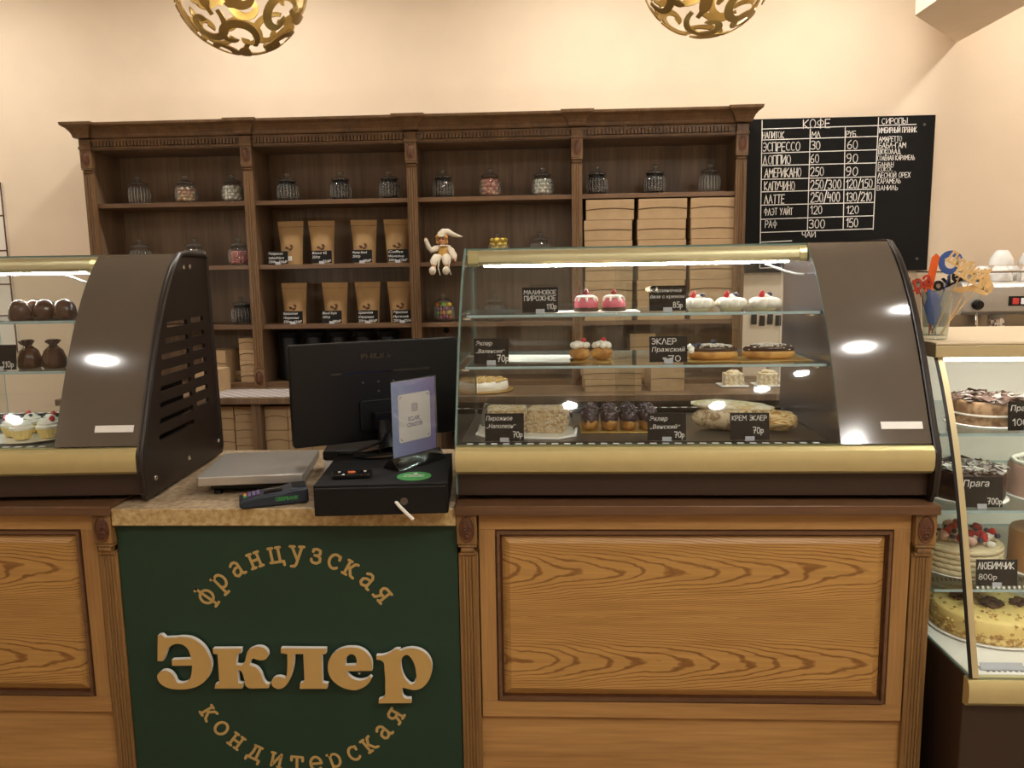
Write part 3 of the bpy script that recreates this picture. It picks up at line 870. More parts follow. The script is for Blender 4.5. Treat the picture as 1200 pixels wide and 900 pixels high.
# ------------------------------------------------------------------ price cards
def price_card(label, loc, w, h, lines, rz=0, lean=8, group=None, clip=True, name='price_card'):
    """lines: (text, cap height, x fraction, z fraction, align, width or None)"""
    t = thing(name, label, 'price tag', loc, rz, group)
    la = R(-lean)
    G().put(XF(BOX(-w/2, w/2, 0, .0016, .004, h), rx=la)).build('card', M['card'], t)
    if clip:
        g = G().put(XF(BOX(-.013, .013, -.003, -.0005, .0, .014), rx=la)).put(XF(BOX(-.013, .013, -.003, .014, 0, .0035)))
        g.build('clip', M['clip'], t, bevel=.0006)
    g = G()
    for s, ch, fx, fz, al, tw in lines:
        x, z = -w/2+w*fx, h*fz
        if all(c in GL for c in s):
            q = G(); chalk_line(q, s, x, z, ch, tw, 0, .13, al)
            vf = (q.v, q.f)
        else:
            vf = font_vf(s, ch, tw, .18, .0, al)
            vf = [(a+x, b, c+z) for a, b, c in vf[0]], vf[1]
        g.put(XF(vf, (0, 0, 0)))
    if lines:
        g.v = XF((g.v, []), (0, -.0008, 0), rx=la)[0]
        g.build('lettering', M['chalk'], t)
    return t
S1, S2, DK = .9725+.5085, .9725+.3645, .9725+.1505
cz = 'inside the central glass case'
price_card('black chalk price card left of the pink raspberry mousse cakes', (-.027, .232, S1), .106, .078,
           [('МАЛИНОВОЕ', .012, .05, .74, 'LEFT', .095), ('ПИРОЖНОЕ', .014, .06, .50, 'LEFT', .093), ('110р', .015, .95, .18, 'RIGHT', None)])
price_card('black chalk price card left of the white meringue baskets', (.347, .232, S1), .107, .078,
           [('Корзиночка', .010, .04, .76, 'LEFT', .09), ('безе с кремом', .010, .03, .53, 'LEFT', .1), ('85р', .016, .9, .17, 'RIGHT', None)])
price_card('black chalk price card at the left end of the middle shelf', (-.17, .165, S2), .101, .078,
           [('Эклер', .013, .06, .74, 'LEFT', .047), ('„Валенсия“', .011, .05, .46, 'LEFT', .085), ('70р', .019, .99, .13, 'RIGHT', None)])
price_card('black chalk price card left of the chocolate glazed eclairs', (.341, .165, S2), .108, .078,
           [('ЭКЛЕР', .016, .06, .72, 'LEFT', .07), ('Пражский', .013, .06, .44, 'LEFT', .095), ('=70', .016, .82, .08, 'RIGHT', .05)])
price_card('black chalk price card before the clear box of napoleon slices', (-.131, .09, DK+.0005), .111, .083,
           [('Пирожное', .013, .03, .76, 'LEFT', .075), ('„Наполеон“', .012, .03, .50, 'LEFT', .085), ('70р', .016, .96, .18, 'RIGHT', None)])
price_card('black chalk price card right of the dark crumbed eclairs', (.328, .09, DK+.0005), .108, .080,
           [('Эклер', .013, .06, .74, 'LEFT', .05), ('„Венский“', .012, .06, .46, 'LEFT', .085), ('70р', .016, .95, .15, 'RIGHT', None)])
price_card('black chalk price card before the pale cream eclair', (.559, .09, DK+.0005), .108, .080,
           [('КРЕМ ЭКЛЕР', .013, .05, .74, 'LEFT', .095), ('70р', .017, .85, .28, 'RIGHT', None)])
x, y = lpos(-.468, .150)
price_card('black chalk price card left of the chocolate sack cakes, cut by left edge', (x, y, S2), .1, .078, [('110р', .017, .92, .15, 'RIGHT', None)], TH)

# ------------------------------------------------------------------ pastries
two('choux', '#a5702f', '#d7a75c', 26, .38, .62, .6, .5); two('napoleon', '#bd873c', '#f3d9a0', 55, .38, .58, .75, .8, (1, 1, 3))
two('flour_top', '#e2c68c', '#f6ead0', 50, .4, .6, .8, .5)
two('chocolate', '#2a1710', '#3d2418', 30, .4, .6, .28); two('dark_sponge', '#2e1a10', '#5a3a22', 60, .4, .6, .7, .5)
plain('cream', '#f8f2e4', .55, var=.02); plain('berry_mousse', '#d5697a', .3, var=.06, scale=40); plain('raspberry', '#8d1f33', .4, var=.2, scale=200, bump=.5)
plain('strawberry', '#c8262c', .3, var=.15, scale=90); plain('blueberry', '#2c3350', .45, var=.2, scale=60); plain('choc_glaze', '#3b2114', .16, var=.05, coat=.4)
plain('milk_choc', '#4a2c1e', .18, coat=.5, var=.08); plain('sprinkle', '#f3eee2', .7); plain('gold_board', '#c9a356', .35, metal=.6)
plain('cheesecake', '#efd385', .6, var=.04); two('crumb', '#a67b3d', '#e6c983', 90, .4, .6, .8, .8); plain('caramel', '#b98550', .5, var=.08)
two('flakes', '#31201a', '#6a5148', 80, .4, .6, .5); plain('purple_choc', '#45333a', .5, var=.3, scale=60, bump=.6); plain('doily', '#f6f2ea', .8, var=.02)
two('greaseproof', '#9a7850', '#dcc6a0', 60, .42, .55, .75, .3); plain('navy_tray', '#22306e', .4); plain('cream_yellow', '#f3e9bf', .55, var=.03)
def board(name, label, cat, loc, w, d, h, mat, rz=0, bevel=.002):
    o = G().box(-w/2, w/2, -d/2, d/2, 0, h).build(name, mat, bevel=bevel)
    return tag(at_loc(o, loc, rz), label, cat)
def berry_cone(x, y, z, r, h): return XF(LATHE([(r*.8, 0), (r, h*.25), (r*.85, h*.55), (r*.45, h*.88), (0, h)], 12), (x, y, z))
# raspberry mousse cakes
board('cake_board', 'thin white card under the two raspberry mousse cakes', 'cake board', (.12, .31, S1), .30, .12, .0025, M['doily'])
def mousse(label, loc):
    t = thing('raspberry_mousse_cake', label, 'cake', loc, 0, 'raspberry mousse cakes on the top glass shelf')
    G().put(LATHE([(.036, 0), (.038, .004), (.036, .010), (0, .011)], 24)).build('biscuit_base', M['dark_sponge'], t, 40)
    lob = lambda a, z, r: 1+.07*abs(math.cos(4*a))
    G().put(LATHE([(.033, .0115), (.034, .02), (.031, .032), (.024, .042), (.012, .047), (.0, .048)], 48, lob)).build('mousse', M['berry_mousse'], t, 60)
    g = G().put(LATHE([(.026, .0405), (.026, .044), (.016, .0485), (.0, .050)], 48, lambda a, z, r: 1+.18*abs(math.cos(4*a))))
    for k in range(8):
        a = k*math.pi/4
        g.put(TUBE([(.022*math.cos(a), .022*math.sin(a), .0445), (.030*math.cos(a), .030*math.sin(a), .0395), (.0345*math.cos(a), .0345*math.sin(a), .030)], [.004, .004, .0025], 6))
    g.build('icing', M['cream'], t, 50)
    G().put(berry_cone(0, 0, .049, .0085, .018)).build('raspberry', M['raspberry'], t, 50)
    return t
m0 = mousse('pink raspberry mousse cake, the left of the pair on the top shelf', (.112, .30, S1+.003))
dup(m0, (.195, .30, S1+.003), .4, 'pink raspberry mousse cake, the right of the pair on the top shelf')
# meringue baskets
def meringue(label, loc, rz, seed, sx=1.0):
    t = thing('meringue_basket', label, 'pastry', loc, rz, 'meringue baskets on the top glass shelf')
    G().put(LATHE([(.030*sx, 0), (.037*sx, .009), (.039*sx, .011), (0, .011)], 32, lambda a, z, r: 1+.03*math.cos(16*a))).build('pastry_shell', M['cream_yellow'], t, 40)
    g = G()
    rr = random.Random(seed)
    for k in range(9):
        a = k*2*math.pi/8; q = .027*sx if k < 8 else 0
        g.put(XF(BLOB(.022*sx, .022*sx, .017, 2, .18, 2.5, seed+k), (q*math.cos(a), q*math.sin(a), .021+(.010 if k == 8 else 0))))
    g.build('meringue', M['cream'], t, 60)
    G().put(XF(berry_cone(0, 0, 0, .009, .022), (-.018*sx, -.008, .038), ry=.25)).build('strawberry', M['strawberry'], t, 50)
    G().put(XF(BLOB(.0085, .0085, .008, 2), (.012*sx, -.006, .045))).build('blueberry', M['blueberry'], t, 60)
    return t
for k, (x, sx, w) in enumerate(((.450, .97, 'left'), (.548, .99, 'middle'), (.646, .98, 'right'))):
    meringue('white meringue basket with strawberry, the %s one of three' % w, (x, .30+.01*(k == 1), S1+.0005), .3*k-.3, 20*k, sx)
# choux buns
board('paper_doily', 'empty white doily board on the left of the middle glass shelf', 'doily', (-.035, .33, S2), .23, .20, .002, M['doily'], -.12)
board('gold_cake_board', 'small gold board under the two cream puffs', 'cake board', (.123, .26, S2), .125, .10, .002, M['gold_board'])
def choux(label, loc, seed):
    t = thing('cream_puff', label, 'pastry', loc, seed*.5, 'cream puffs on the middle glass shelf')
    G().put(XF(BLOB(.029, .034, .021, 3, .16, 2.5, seed, -.02), (0, 0, .020))).build('choux_bun', M['choux'], t, 60)
    g = G(); rr = random.Random(seed)
    for k in range(14):
        a = k*2.4; q = .024*math.sqrt((k+.5)/14)
        g.put(XF(BLOB(.0095, .0095, .0095, 2, .2, 2, k+seed), (q*math.cos(a), q*math.sin(a), .043+.008*(1-q/.024))))
    g.build('whipped_cream', M['cream'], t, 60)
    G().put(XF(berry_cone(0, 0, 0, .009, .018), (.004, -.006, .052), rx=.4, ry=.5)).build('strawberry', M['strawberry'], t, 50)
    return t
choux('round cream puff with a strawberry, the left of the two', (.090, .265, S2+.0025), 1)
choux('round cream puff with a strawberry, the right of the two', (.157, .262, S2+.0025), 4)
# chocolate eclairs
board('gold_cake_board', 'long gold board under the two chocolate eclairs', 'cake board', (.575, .25, S2), .37, .13, .002, M['gold_board'])
def eclair(label, loc, rz, fruit, seed, L=.078):
    t = thing('chocolate_eclair', label, 'pastry', loc, rz, 'chocolate eclairs on the middle glass shelf')
    G().put(XF(BLOB(L, .030, .022, 3, .08, 2.5, seed, -.014), (0, 0, .0145))).build('choux_bun', M['choux'], t, 60)
    G().put(XF(BLOB(L*.97, .0295, .017, 3, .07, 2, seed+3, -.004), (0, 0, .028))).build('chocolate_glaze', M['choc_glaze'], t, 60)
    g = G(); rr = random.Random(seed)
    for k in range(150):
        x = rr.gauss(.0, L*.33); y = rr.uniform(-.024, .012)
        if abs(x) > L*.85: continue
        z = .028+.0172*math.sqrt(max(0, 1-(x/(L*.97))**2-(y/.0295)**2))+.0006
        g.put(XF(BOX(-.0028, .0028, -.0011, .0011, -.001, .0012), (x, y, z), rz=rr.uniform(0, 3)))
    g.build('coconut_flakes', M['sprinkle'], t)
    if fruit:
        for x, y, z in ((-L*.55, -.010, .043), (-L*.7, .008, .038), (.004, .0, .0505)):
            G().put(XF(BLOB(.0085, .0085, .0078, 2), (x, y, z))).build('blueberry', M['blueberry'], t, 60)
        g = G()
        for k in range(6): g.put(XF(BLOB(.009, .009, .009, 2, .2, 2, k), (-L*.85+.004*(k % 2), -.018+.007*k, .026+.005*(k % 3))))
        g.build('whipped_cream', M['cream'], t, 60)
    return t
eclair('chocolate glazed eclair with blueberries and cream beside the price card', (.482, .25, S2+.0022), .06, True, 5)
eclair('chocolate glazed eclair with coconut flakes, right end of the middle shelf', (.647, .25, S2+.0022), -.04, False, 9)
# napoleon slices in a lidded box
t = thing('clear_lidded_tray', 'gold-based clear plastic box over the napoleon slices', 'food container', (-.07, .235, DK), R(-4))
oct_ = lambda w, d, c: [(-w+c, -d), (w-c, -d), (w, -d+c), (w, d-c), (w-c, d), (-w+c, d), (-w, d-c), (-w, -d+c)]
G().put(PRISM(oct_(.150, .100, .048), 0, .006, 'z')).build('white_tray', M['doily'], t, bevel=.001)
lo, hi = oct_(.145, .097, .046), oct_(.122, .076, .03)
v = [(a, b, .0065) for a, b in lo]+[(a, b, .098) for a, b in hi]
G().put((v, [tuple(range(8, 16))]+[(i, (i+1) % 8, (i+1) % 8+8, i+8) for i in range(8)])).build('lid', M['clear'], t)
def napoleon(label, loc, rz, seed, w=.048):
    t = thing('napoleon_slice', label, 'pastry', loc, rz, 'napoleon slices under the clear lid')
    def jag(vf, a):
        return [tuple(c+a*noise.noise(Vector(p)*90+Vector((seed, i, 0))) for i, c in enumerate(p)) for p in vf[0]], vf[1]
    g = G()
    for k in range(6):
        z = .0115*k
        e = .003*noise.noise(Vector((k, seed, 0)))
        g.box(-w-e, w+e, -.05-e, .05+e, z, z+.0075)
    b = g.build('pastry_layers', M['napoleon'], t, bevel=.002)
    g = G()
    for k in range(5): g.box(-w+.002, w-.002, -.048, .048, .0115*k+.0078, .0115*k+.0112)
    g.build('custard', M['flour_top'], t)
    g = G(); rr = random.Random(seed)
    for k in range(200):
        g.put(XF(BOX(-.005, .005, -.004, .004, -.0012, .0016), (rr.uniform(-w, w), rr.uniform(-.05, .05), .067+rr.uniform(0, .003)), rz=rr.uniform(0, 3), rx=rr.uniform(-.5, .5)))
    for k in range(260):
        f = rr.choice((0, 0, 1, 2)); z = rr.uniform(.004, .066)
        x, y = (rr.uniform(-w, w), -.0515) if f == 0 else ((-w-.0015) if f == 1 else (w+.0015), rr.uniform(-.05, .05))
        g.put(XF(BOX(-.004, .004, -.0015, .0015, -.003, .003), (x, y, z), rz=rr.uniform(0, 3), rx=rr.uniform(-.8, .8)), rr.randrange(2))
    g.build('crumb_topping', [M['flour_top'], M['napoleon']], t)
    return t
napoleon('tall flaky napoleon slice, the left one in the clear lidded box', (-.130, .245, DK+.0068), R(3), 2, .054)
napoleon('tall flaky napoleon slice, the right one in the clear lidded box', (-.006, .24, DK+.0068), R(-8), 6, .052)
# small dark glazed eclairs
plain('crumb_grey', '#8d7f86', .5, var=.1)
board('gold_cake_board', 'gold board under the row of chocolate-crumbed eclairs', 'cake board', (.208, .29, DK), .235, .15, .003, M['gold_board'])
for k in range(4):
    t = thing('crumbed_eclair', 'short eclair under dark chocolate crumbs, %s from the left in its row' % ORD[k], 'pastry', (.122+.058*k, .285, DK+.0033), R(86+k*3), 'crumbed eclairs on the bottom deck')
    G().put(XF(BLOB(.062, .0255, .030, 3, .1, 2, k, -.020), (0, 0, .0205))).build('choux_bun', M['choux'], t, 60)
    G().put(XF(BLOB(.061, .0275, .036, 3, .16, 4, k+7, -.014), (0, 0, .036))).build('chocolate_coat', M['purple_choc'], t, 60)
    g = G(); rr = random.Random(k)
    for j in range(170):
        a, c = rr.uniform(0, 6.3), math.sqrt(rr.random())
        x, y = .058*c*math.cos(a), .026*c*math.sin(a)
        g.put(XF(BOX(-.0045, .0045, -.003, .003, -.0012, .0012), (x, y, .036+.036*math.sqrt(max(0, 1-c*c))+rr.uniform(0, .005)), rz=rr.uniform(0, 6), rx=rr.uniform(-1, 1), ry=rr.uniform(-1, 1)), rr.randrange(3) // 2)
    g.build('chocolate_crumbs', [M['purple_choc'], M['crumb_grey']], t)
# cream eclair leaning in greaseproof paper
t = thing('cream_eclair', 'large pale crumb-dusted cream eclair at the right of the bottom deck', 'pastry', (.56, .265, DK), R(-8))
G().put(XF(BLOB(.135, .06, .042, 3, .07, 2, 3, -.034), (.0, .0, .0355))).build('crumb_coat', M['greaseproof'], t, 60)
G().put(XF(BLOB(.125, .056, .016, 3, .1, 3, 5), (-.01, .01, .070), ry=R(3))).build('sugar_topping', M['flour_top'], t, 60)
G().put(XF(BLOB(.055, .045, .032, 3, .3, 3, 8, -.028), (.122, -.008, .0300))).build('cut_end', M['napoleon'], t, 60)

# left case: chocolate domes, chocolate sacks, cream tartlets
def lthing(n, label, cat, x, y, z, rz=0, group=None):
    a, b = lpos(x, y); return thing(n, label, cat, (a, b, z), TH+rz, group)
for k, (x, y) in enumerate(((-.462, .27), (-.392, .285), (-.325, .27), (-.472, .37))):
    t = lthing('chocolate_dome_cake', 'glossy brown chocolate dome cake, %s on the top shelf of the left case' % ['leftmost', 'middle', 'rightmost', 'rear one'][k], 'cake', x, y, S1, k*.7, 'chocolate dome cakes in the left case')
    G().put(LATHE([(.030, 0), (.0325, .006), (.033, .024), (.030, .042), (.022, .055), (.010, .062), (0, .063)], 32, lambda a, z, r: 1+.015*math.cos(6*a))).build('chocolate_shell', M['milk_choc'], t, 60)
    G().put(XF(BLOB(.036, .034, .011, 2, .3, 4, k, -.006), (0, 0, .0065))).build('nut_base', M['dark_sponge'], t, 60)
for k, x in enumerate((-.412, -.338)):
    t = lthing('chocolate_sack_cake', 'chocolate cake shaped like a tied sack, the %s of two' % ('left', 'right')[k], 'cake', x, .21, S2, k*.6, 'chocolate sack cakes in the left case')
    pleat = lambda a, z, r: 1+.05*math.cos(9*a)*min(1, z/.03)
    G().put(LATHE([(.028, 0), (.034, .008), (.033, .03), (.025, .055), (.011, .068), (.0, .069)], 40, pleat)).build('sack', M['milk_choc'], t, 60)
    g = G().put(LATHE([(.012, .0665), (.009, .071), (.017, .084), (.012, .088), (0, .083)], 24, lambda a, z, r: 1+.25*math.cos(5*a)))
    g.put(TUBE([(.0, -.012, .070), (.012, -.018, .078), (.02, -.014, .086)], .003, 6)).put(TUBE([(.0, -.012, .070), (-.012, -.018, .078), (-.02, -.012, .083)], .003, 6))
    g.build('tied_top', M['chocolate'], t, 60)
o = G().put(LATHE([(.085, 0), (.115, .004), (.118, .007), (.08, .004), (0, .004)], 32)).build('white_plate', M['porcelain'], smooth=40)
x, y = lpos(-.425, .205); at_loc(o, (x, y, DK+.0005)); tag(o, 'round white plate of cream tartlets on the deck of the left case', 'plate')
for k, (x, y) in enumerate(((-.487, .215), (-.43, .165), (-.362, .185), (-.395, .25), (-.465, .275))):
    t = lthing('cream_tartlet', 'cream tartlet with berries, %s on the white plate' % ['leftmost', 'front middle', 'rightmost', 'rear right', 'rear left'][k], 'pastry', x, y, DK+.0095, k*1.3, 'cream tartlets in the left case')
    G().put(LATHE([(.021, -.003), (.031, .024), (.032, .026), (0, .026)], 30, lambda a, z, r: 1+.05*math.cos(15*a))).build('pastry_cup', M['cheesecake'], t, 40)
    G().put(LATHE([(.031, .0262), (.033, .033), (.026, .037), (.027, .042), (.018, .047), (.017, .051), (.006, .056), (0, .057)], 30, lambda a, z, r: 1+.07*math.cos(6*a+z*160))).build('cream_swirl', M['cream'], t, 60)
    G().put(XF(berry_cone(0, 0, 0, .009, .018), (-.012, -.006, .047), ry=-.3)).build('strawberry', M['strawberry'], t, 50)
    G().put(XF(BLOB(.007, .007, .0065, 2), (.012, .0, .05))).build('blueberry', M['blueberry'], t, 60)
x, y = lpos(-.60, .42)
board('blue_folded_tray', 'dark blue flat tray lying at the back of the left case', 'tray', (x, y, DK+.0005), .22, .12, .012, M['navy_tray'], .35)
x, y = lpos(-.40, .448)
o = G().put(LATHE([(.07, 0), (.104, .004), (.106, .006), (.07, .0035), (0, .0035)], 40)).build('steel_tray', M['steel'], smooth=40)
tag(at_loc(o, (x, y, DK+.0003)), 'round steel tray at the back of the left case deck', 'tray')

# ------------------------------------------------------------------ sweet jars
SH = {1: ZB+.9565, 2: ZB+.6345, 3: ZB+.3265}
M['jar_rib'] = glass('jar_rib_glass', '#eef2f2', 2.2, .10); M['jar_lid'] = glass('jar_lid_glass', '#e8eeee', 3.0, .05)  # whitish body in the rib glass paints bright streaks on the ribs
def make_jar(label, loc):
    t = thing('sweet_jar', label, 'jar', loc, 0, 'ribbed glass sweet jars on the bookcase')
    rib = lambda a, z, r: 1+(.035*math.cos(20*a) if .012 < z < .085 else 0)
    out = [(.040, 0), (.047, .004), (.051, .016), (.052, .05), (.050, .075), (.042, .090), (.036, .094), (.038, .099), (.040, .101)]
    G().put(LATHE(out, 80, rib)).build('jar_body', M['jar'], t, 60)
    lid = [(.047, .1015), (.048, .105), (.040, .112), (.024, .118), (.010, .121), (.008, .125), (.016, .131), (.0165, .139), (.010, .145), (0, .146)]
    g = G()
    for k in range(20):
        a = 2*math.pi*k/20; c, s = math.cos(a), math.sin(a)
        g.put(TUBE([(.0505*c, .0505*s, .012), (.0530*c, .0530*s, .03), (.0532*c, .0532*s, .055), (.0505*c, .0505*s, .076), (.0455*c, .0455*s, .086)], [.0012, .0024, .0026, .0022, .001], 6))
    g.build('glass_ribs', M['jar_rib'], t, 60)
    l = G().put(LATHE(lid, 32)).build('lid', M['jar_lid'], t, 50)
    return t
jar0 = make_jar('x', (-2.131, 2.0, SH[1]))
two('sweets_orange', '#b5602a', '#ecd9a8', 45, .42, .58, .4); two('sweets_white', '#e9e3d4', '#faf6ea', 50, .4, .6, .6)
two('sweets_pink', '#c96a5f', '#f2c6a8', 45, .42, .6, .5); two('sweets_red', '#b84a4a', '#e58f86', 60, .42, .6, .5)
two('sweets_dark', '#191210', '#35261d', 60, .42, .6, .4); plain('sweet_yellow', '#d8b53a', .4, var=.05); plain('sweet_orange', '#cc7a2a', .4, var=.05)
plain('sweet_green', '#6f9a3e', .4, var=.05); plain('sweet_plum', '#7b2f4a', .4, var=.05)
def sweets(loc, mat, label, h=.06, size=.0105, seed=1, mats=None):
    g = G(); rr = random.Random(seed); n = 0
    lay = max(1, int(h/(size*1.25)))
    for k in range(lay):
        for (q, m) in ((.039-size*.4, int(2*math.pi*(.039-size*.4)/(size*1.75))), (.018, 5)):
            for j in range(m):
                a = 2*math.pi*(j+.5*(k % 2))/m
                s = size*rr.uniform(.85, 1.05)
                g.put(XF(BLOB(s*1.1, s, s*.85, 1, .15, 2, k*7+j), (q*math.cos(a), q*math.sin(a), .008+size*.9+k*size*1.3), rz=rr.uniform(0, 3), rx=rr.uniform(-.5, .5)), rr.randrange(len(mats)) if mats else 0)
    o = g.build('sweets', mats or mat, smooth=60)
    at_loc(o, (loc[0], loc[1], loc[2]+.001))
    return tag(o, label, 'sweets', None, 'stuff')
BAY = ['far left bay', 'second bay', 'third bay', 'right bay']
row1 = [(-2.131, 0, 'left', None), (-1.882, 0, 'middle', 'orange'), (-1.635, 0, 'right', 'white'), (-1.345, 1, 'left', 'dark'), (-1.069, 1, 'middle', 'dark'), (-.814, 1, 'right', 'dark'),
        (-.537, 2, 'left', 'dark'), (-.297, 2, 'middle', 'pink'), (-.028, 2, 'right', 'white'), (.247, 3, 'left', 'dark'), (.538, 3, 'middle', 'dark'), (.811, 3, 'right', None)]
others = [(-2.15, 2, 'lidded glass sweet jar behind the left case, left end of second shelf', None), (-1.858, 2, 'lidded glass sweet jar just above the black slotted side panel', None),
          (-1.622, 2, 'lidded glass jar of reddish sweets on second shelf of far left bay', 'red'), (-.259, 2, 'lidded glass jar of yellow sweets above the light bar, right of the doll', 'yellow'),
          (-.044, 2, 'lidded glass sweet jar just above the light bar, right of the yellow sweets', None), (-1.626, 3, 'lidded glass jar of dark sweets on third shelf of far left bay', 'dark'),
          (-.55, 3, 'lidded glass jar of bright mixed sweets below the doll', 'mixed'), (-.285, 3, 'empty lidded glass jar seen through the case, right of the mixed sweets', None)]
FILL = {'orange': ('orange and cream', .08, .013), 'white': ('white', .082, .014), 'dark': ('very dark', .09, .008), 'pink': ('pale pink', .085, .015), 'red': ('reddish', .06, .008),
        'yellow': ('yellow', .1, .016), 'mixed': ('bright mixed', .085, .017)}
def fill_jar(k, loc, where, seed):
    if not k: return
    d, h, s = FILL[k]
    mats = {'mixed': [M['sweet_yellow'], M['sweet_orange'], M['sweet_green'], M['sweet_plum']], 'yellow': [M['sweet_yellow']]}.get(k)
    sweets(loc, MATS.get('sweets_'+k), d+' sweets in the jar '+where, h, s, seed, mats)
first = True
for i, (x, b, w, k) in enumerate(row1):
    loc = (x, 2.0, SH[1])
    wh = '%s on top shelf, %s' % (w, BAY[b])
    lab = 'lidded glass jar %s, %s' % ('of %s sweets' % FILL[k][0] if k else 'left empty', wh)
    if first: jar0['label'] = lab; first = False
    else: dup(jar0, loc, i*.4, lab)
    fill_jar(k, loc, wh, i)
for i, (x, s, lab, k) in enumerate(others):
    loc = (x, 2.0, SH[s]); dup(jar0, loc, i*.7, lab)
    fill_jar(k, loc, {'red': 'on the second shelf of the far left bay', 'yellow': 'just above the light bar of the case', 'dark': 'on the third shelf of the far left bay', 'mixed': 'below the doll'}.get(k), 40+i)

# ------------------------------------------------------------------ coffee bags with price cards
def coffee_bag(label, loc, rz, seed, w=.13, h=.215):
    t = thing('coffee_bag', label, 'coffee bag', loc, rz, 'kraft coffee bags on the bookcase')
    n, mrows = 14, 18
    v, f = [], []
    for side in (-1, 1):
        for j in range(mrows+1):
            q = j/mrows
            wid = w/2*(.80+.2*q**1.3)
            dep = .036*(1-q**2.2)+.0015
            for i in range(n+1):
                u = -1+2*i/n
                bul = dep*(1-abs(u)**3)
                nz = .004*noise.noise(Vector((u*2.5+seed*9, q*5, side)))*(1-q)
                v.append((u*wid, side*(bul+nz*(1-u*u)), h*q))
    S = (n+1)*(mrows+1)
    for s in range(2):
        for j in range(mrows):
            for i in range(n):
                a = s*S+j*(n+1)+i
                f.append((a, a+1, a+n+2, a+n+1))
    for j in range(mrows):
        for i in (0, n):
            a = j*(n+1)+i
            f.append((a, a+n+1, a+n+1+S, a+S))
    for i in range(n):
        f.append((i, i+1, i+1+S, i+S)); a = mrows*(n+1)+i; f.append((a, a+1, a+1+S, a+S))
    G().put((v, f)).build('pouch', M['kraft2'], t, 50)
    g = G()
    g.box(-w/2*.97, w/2*.97, -.0115, -.0065, h*.865, h*.872)
    g.build('zip_seal', M['kraftin'], t)
    g = G()
    for k, (x, z, a) in enumerate(((-.012, .085, .5), (.006, .078, -.4), (.012, .094, .9))):
        g.put(XF(BLOB(.011, .0015, .006, 2), (x, -.0345, z), ry=a))
    g.build('printed_beans', M['label'], t, 60)
    return t
bags = [(2, -1.339, -1.393, 'Эспрессо', 'Арабика/Робуста', '250г', '350₽', 'left end of the upper row'), (2, -1.176, -1.165, 'Blend 42', '', '250гр', '350₽', 'second from the left in the upper row'),
        (2, -.955, -.956, 'Honey blend', '', '250гр', '480₽', 'third from the left in the upper row'), (2, -.782, -.770, 'Coffee', 'Workshop', '250гр', '420₽', 'right end of the upper row'),
        (3, -1.338, -1.332, 'Бразилия', 'Моджиана', '250гр', '420₽', 'left end of the lower row'), (3, -1.121, -1.127, 'Blend Style', '', '250гр', '380₽', 'second from the left in the lower row'),
        (3, -.948, -.938, 'Бразилия', 'Серрадо', '250гр', '380₽', 'third from the left in the lower row'), (3, -.775, -.757, 'Эфиопия', 'Иргачиф', '250гр', '420₽', 'right end of the lower row')]
for i, (s, x, tx, a, b, c, d, where) in enumerate(bags):
    t = coffee_bag('brown kraft coffee bag in second bay, ' + where + (', white band' if i == 0 else ''), (x, 1.995, SH[s]), R((-2, 3, 1, 4, -1, 2, -3, 3)[i]), i, .138, .222 if s == 2 else .212)
    if i == 0:
        G().box(-.028, .012, -.0395, -.037, .018, .042).build('white_band', M['paper'], t, bevel=.001)
    ln = [(a, .013, .04, .74, 'LEFT', .075), (c, .013, .04, .12 if b else .44, 'LEFT', .04), (d, .014, .96, .1, 'RIGHT', .045)]
    if b: ln.insert(1, (b, .012, .04, .42, 'LEFT', .08))
    price_card('small black price card before the coffee bag, ' + where,
               (tx, 1.926, SH[s]), .105, .068, ln, 0, 6)

# ------------------------------------------------------------------ brown card boxes
def card_box(label, loc, w, d, h, rz=0, group=None, lid=.5, slant=0):
    t = thing('cake_box', label, 'box', loc, rz, group)
    G().box(-w/2, w/2, -d/2, d/2, 0, h).build('box_body', M['kraft'], t, bevel=.002)
    n = 10
    zl = h*(1-lid)
    pts = [(-w/2, h+.0008), (w/2, h+.0008)] + [(w/2*(1-2*k/n), zl+.004*math.sin(math.pi*k/n)*(1 if slant == 0 else slant)) for k in range(n+1)]
    G().put(XF(PRISM(pts, -d/2-.0022, -d/2-.0008, 'y'))).build('lid_flap', M['kraft'], t)
    g = G(); stroke_path(g, [(a, b-.0022) for a, b in pts[2:]], .0035, -d/2-.00085, disc=False)
    g.build('flap_gap', M['kraftin'], t)
    return t
place = ['bottom', 'fifth from top', 'fourth from top', 'third from top', 'second from top', 'topmost']
for cidx, (x0, x1, nm) in enumerate(((.178, .425, 'left'), (.441, .688, 'middle'), (.702, .927, 'right'))):
    for k in range(6):
        sh = (.01 if k == 5 else -.006 if k == 4 else .003*((k*7) % 3-1)) if cidx == 0 else .004*((k*5+cidx) % 3-1)
        card_box('flat brown cake box, %s of the %s stack in the right bay' % (place[k], nm), ((x0+x1)/2+sh*.6, 2.035, SH[3]+k*.1003), (x1-x0)*.965, .24, .0985, R(.8*((k*3+cidx) % 3-1)), 'brown cake boxes stacked in the right bay', .48, 1+k % 2)
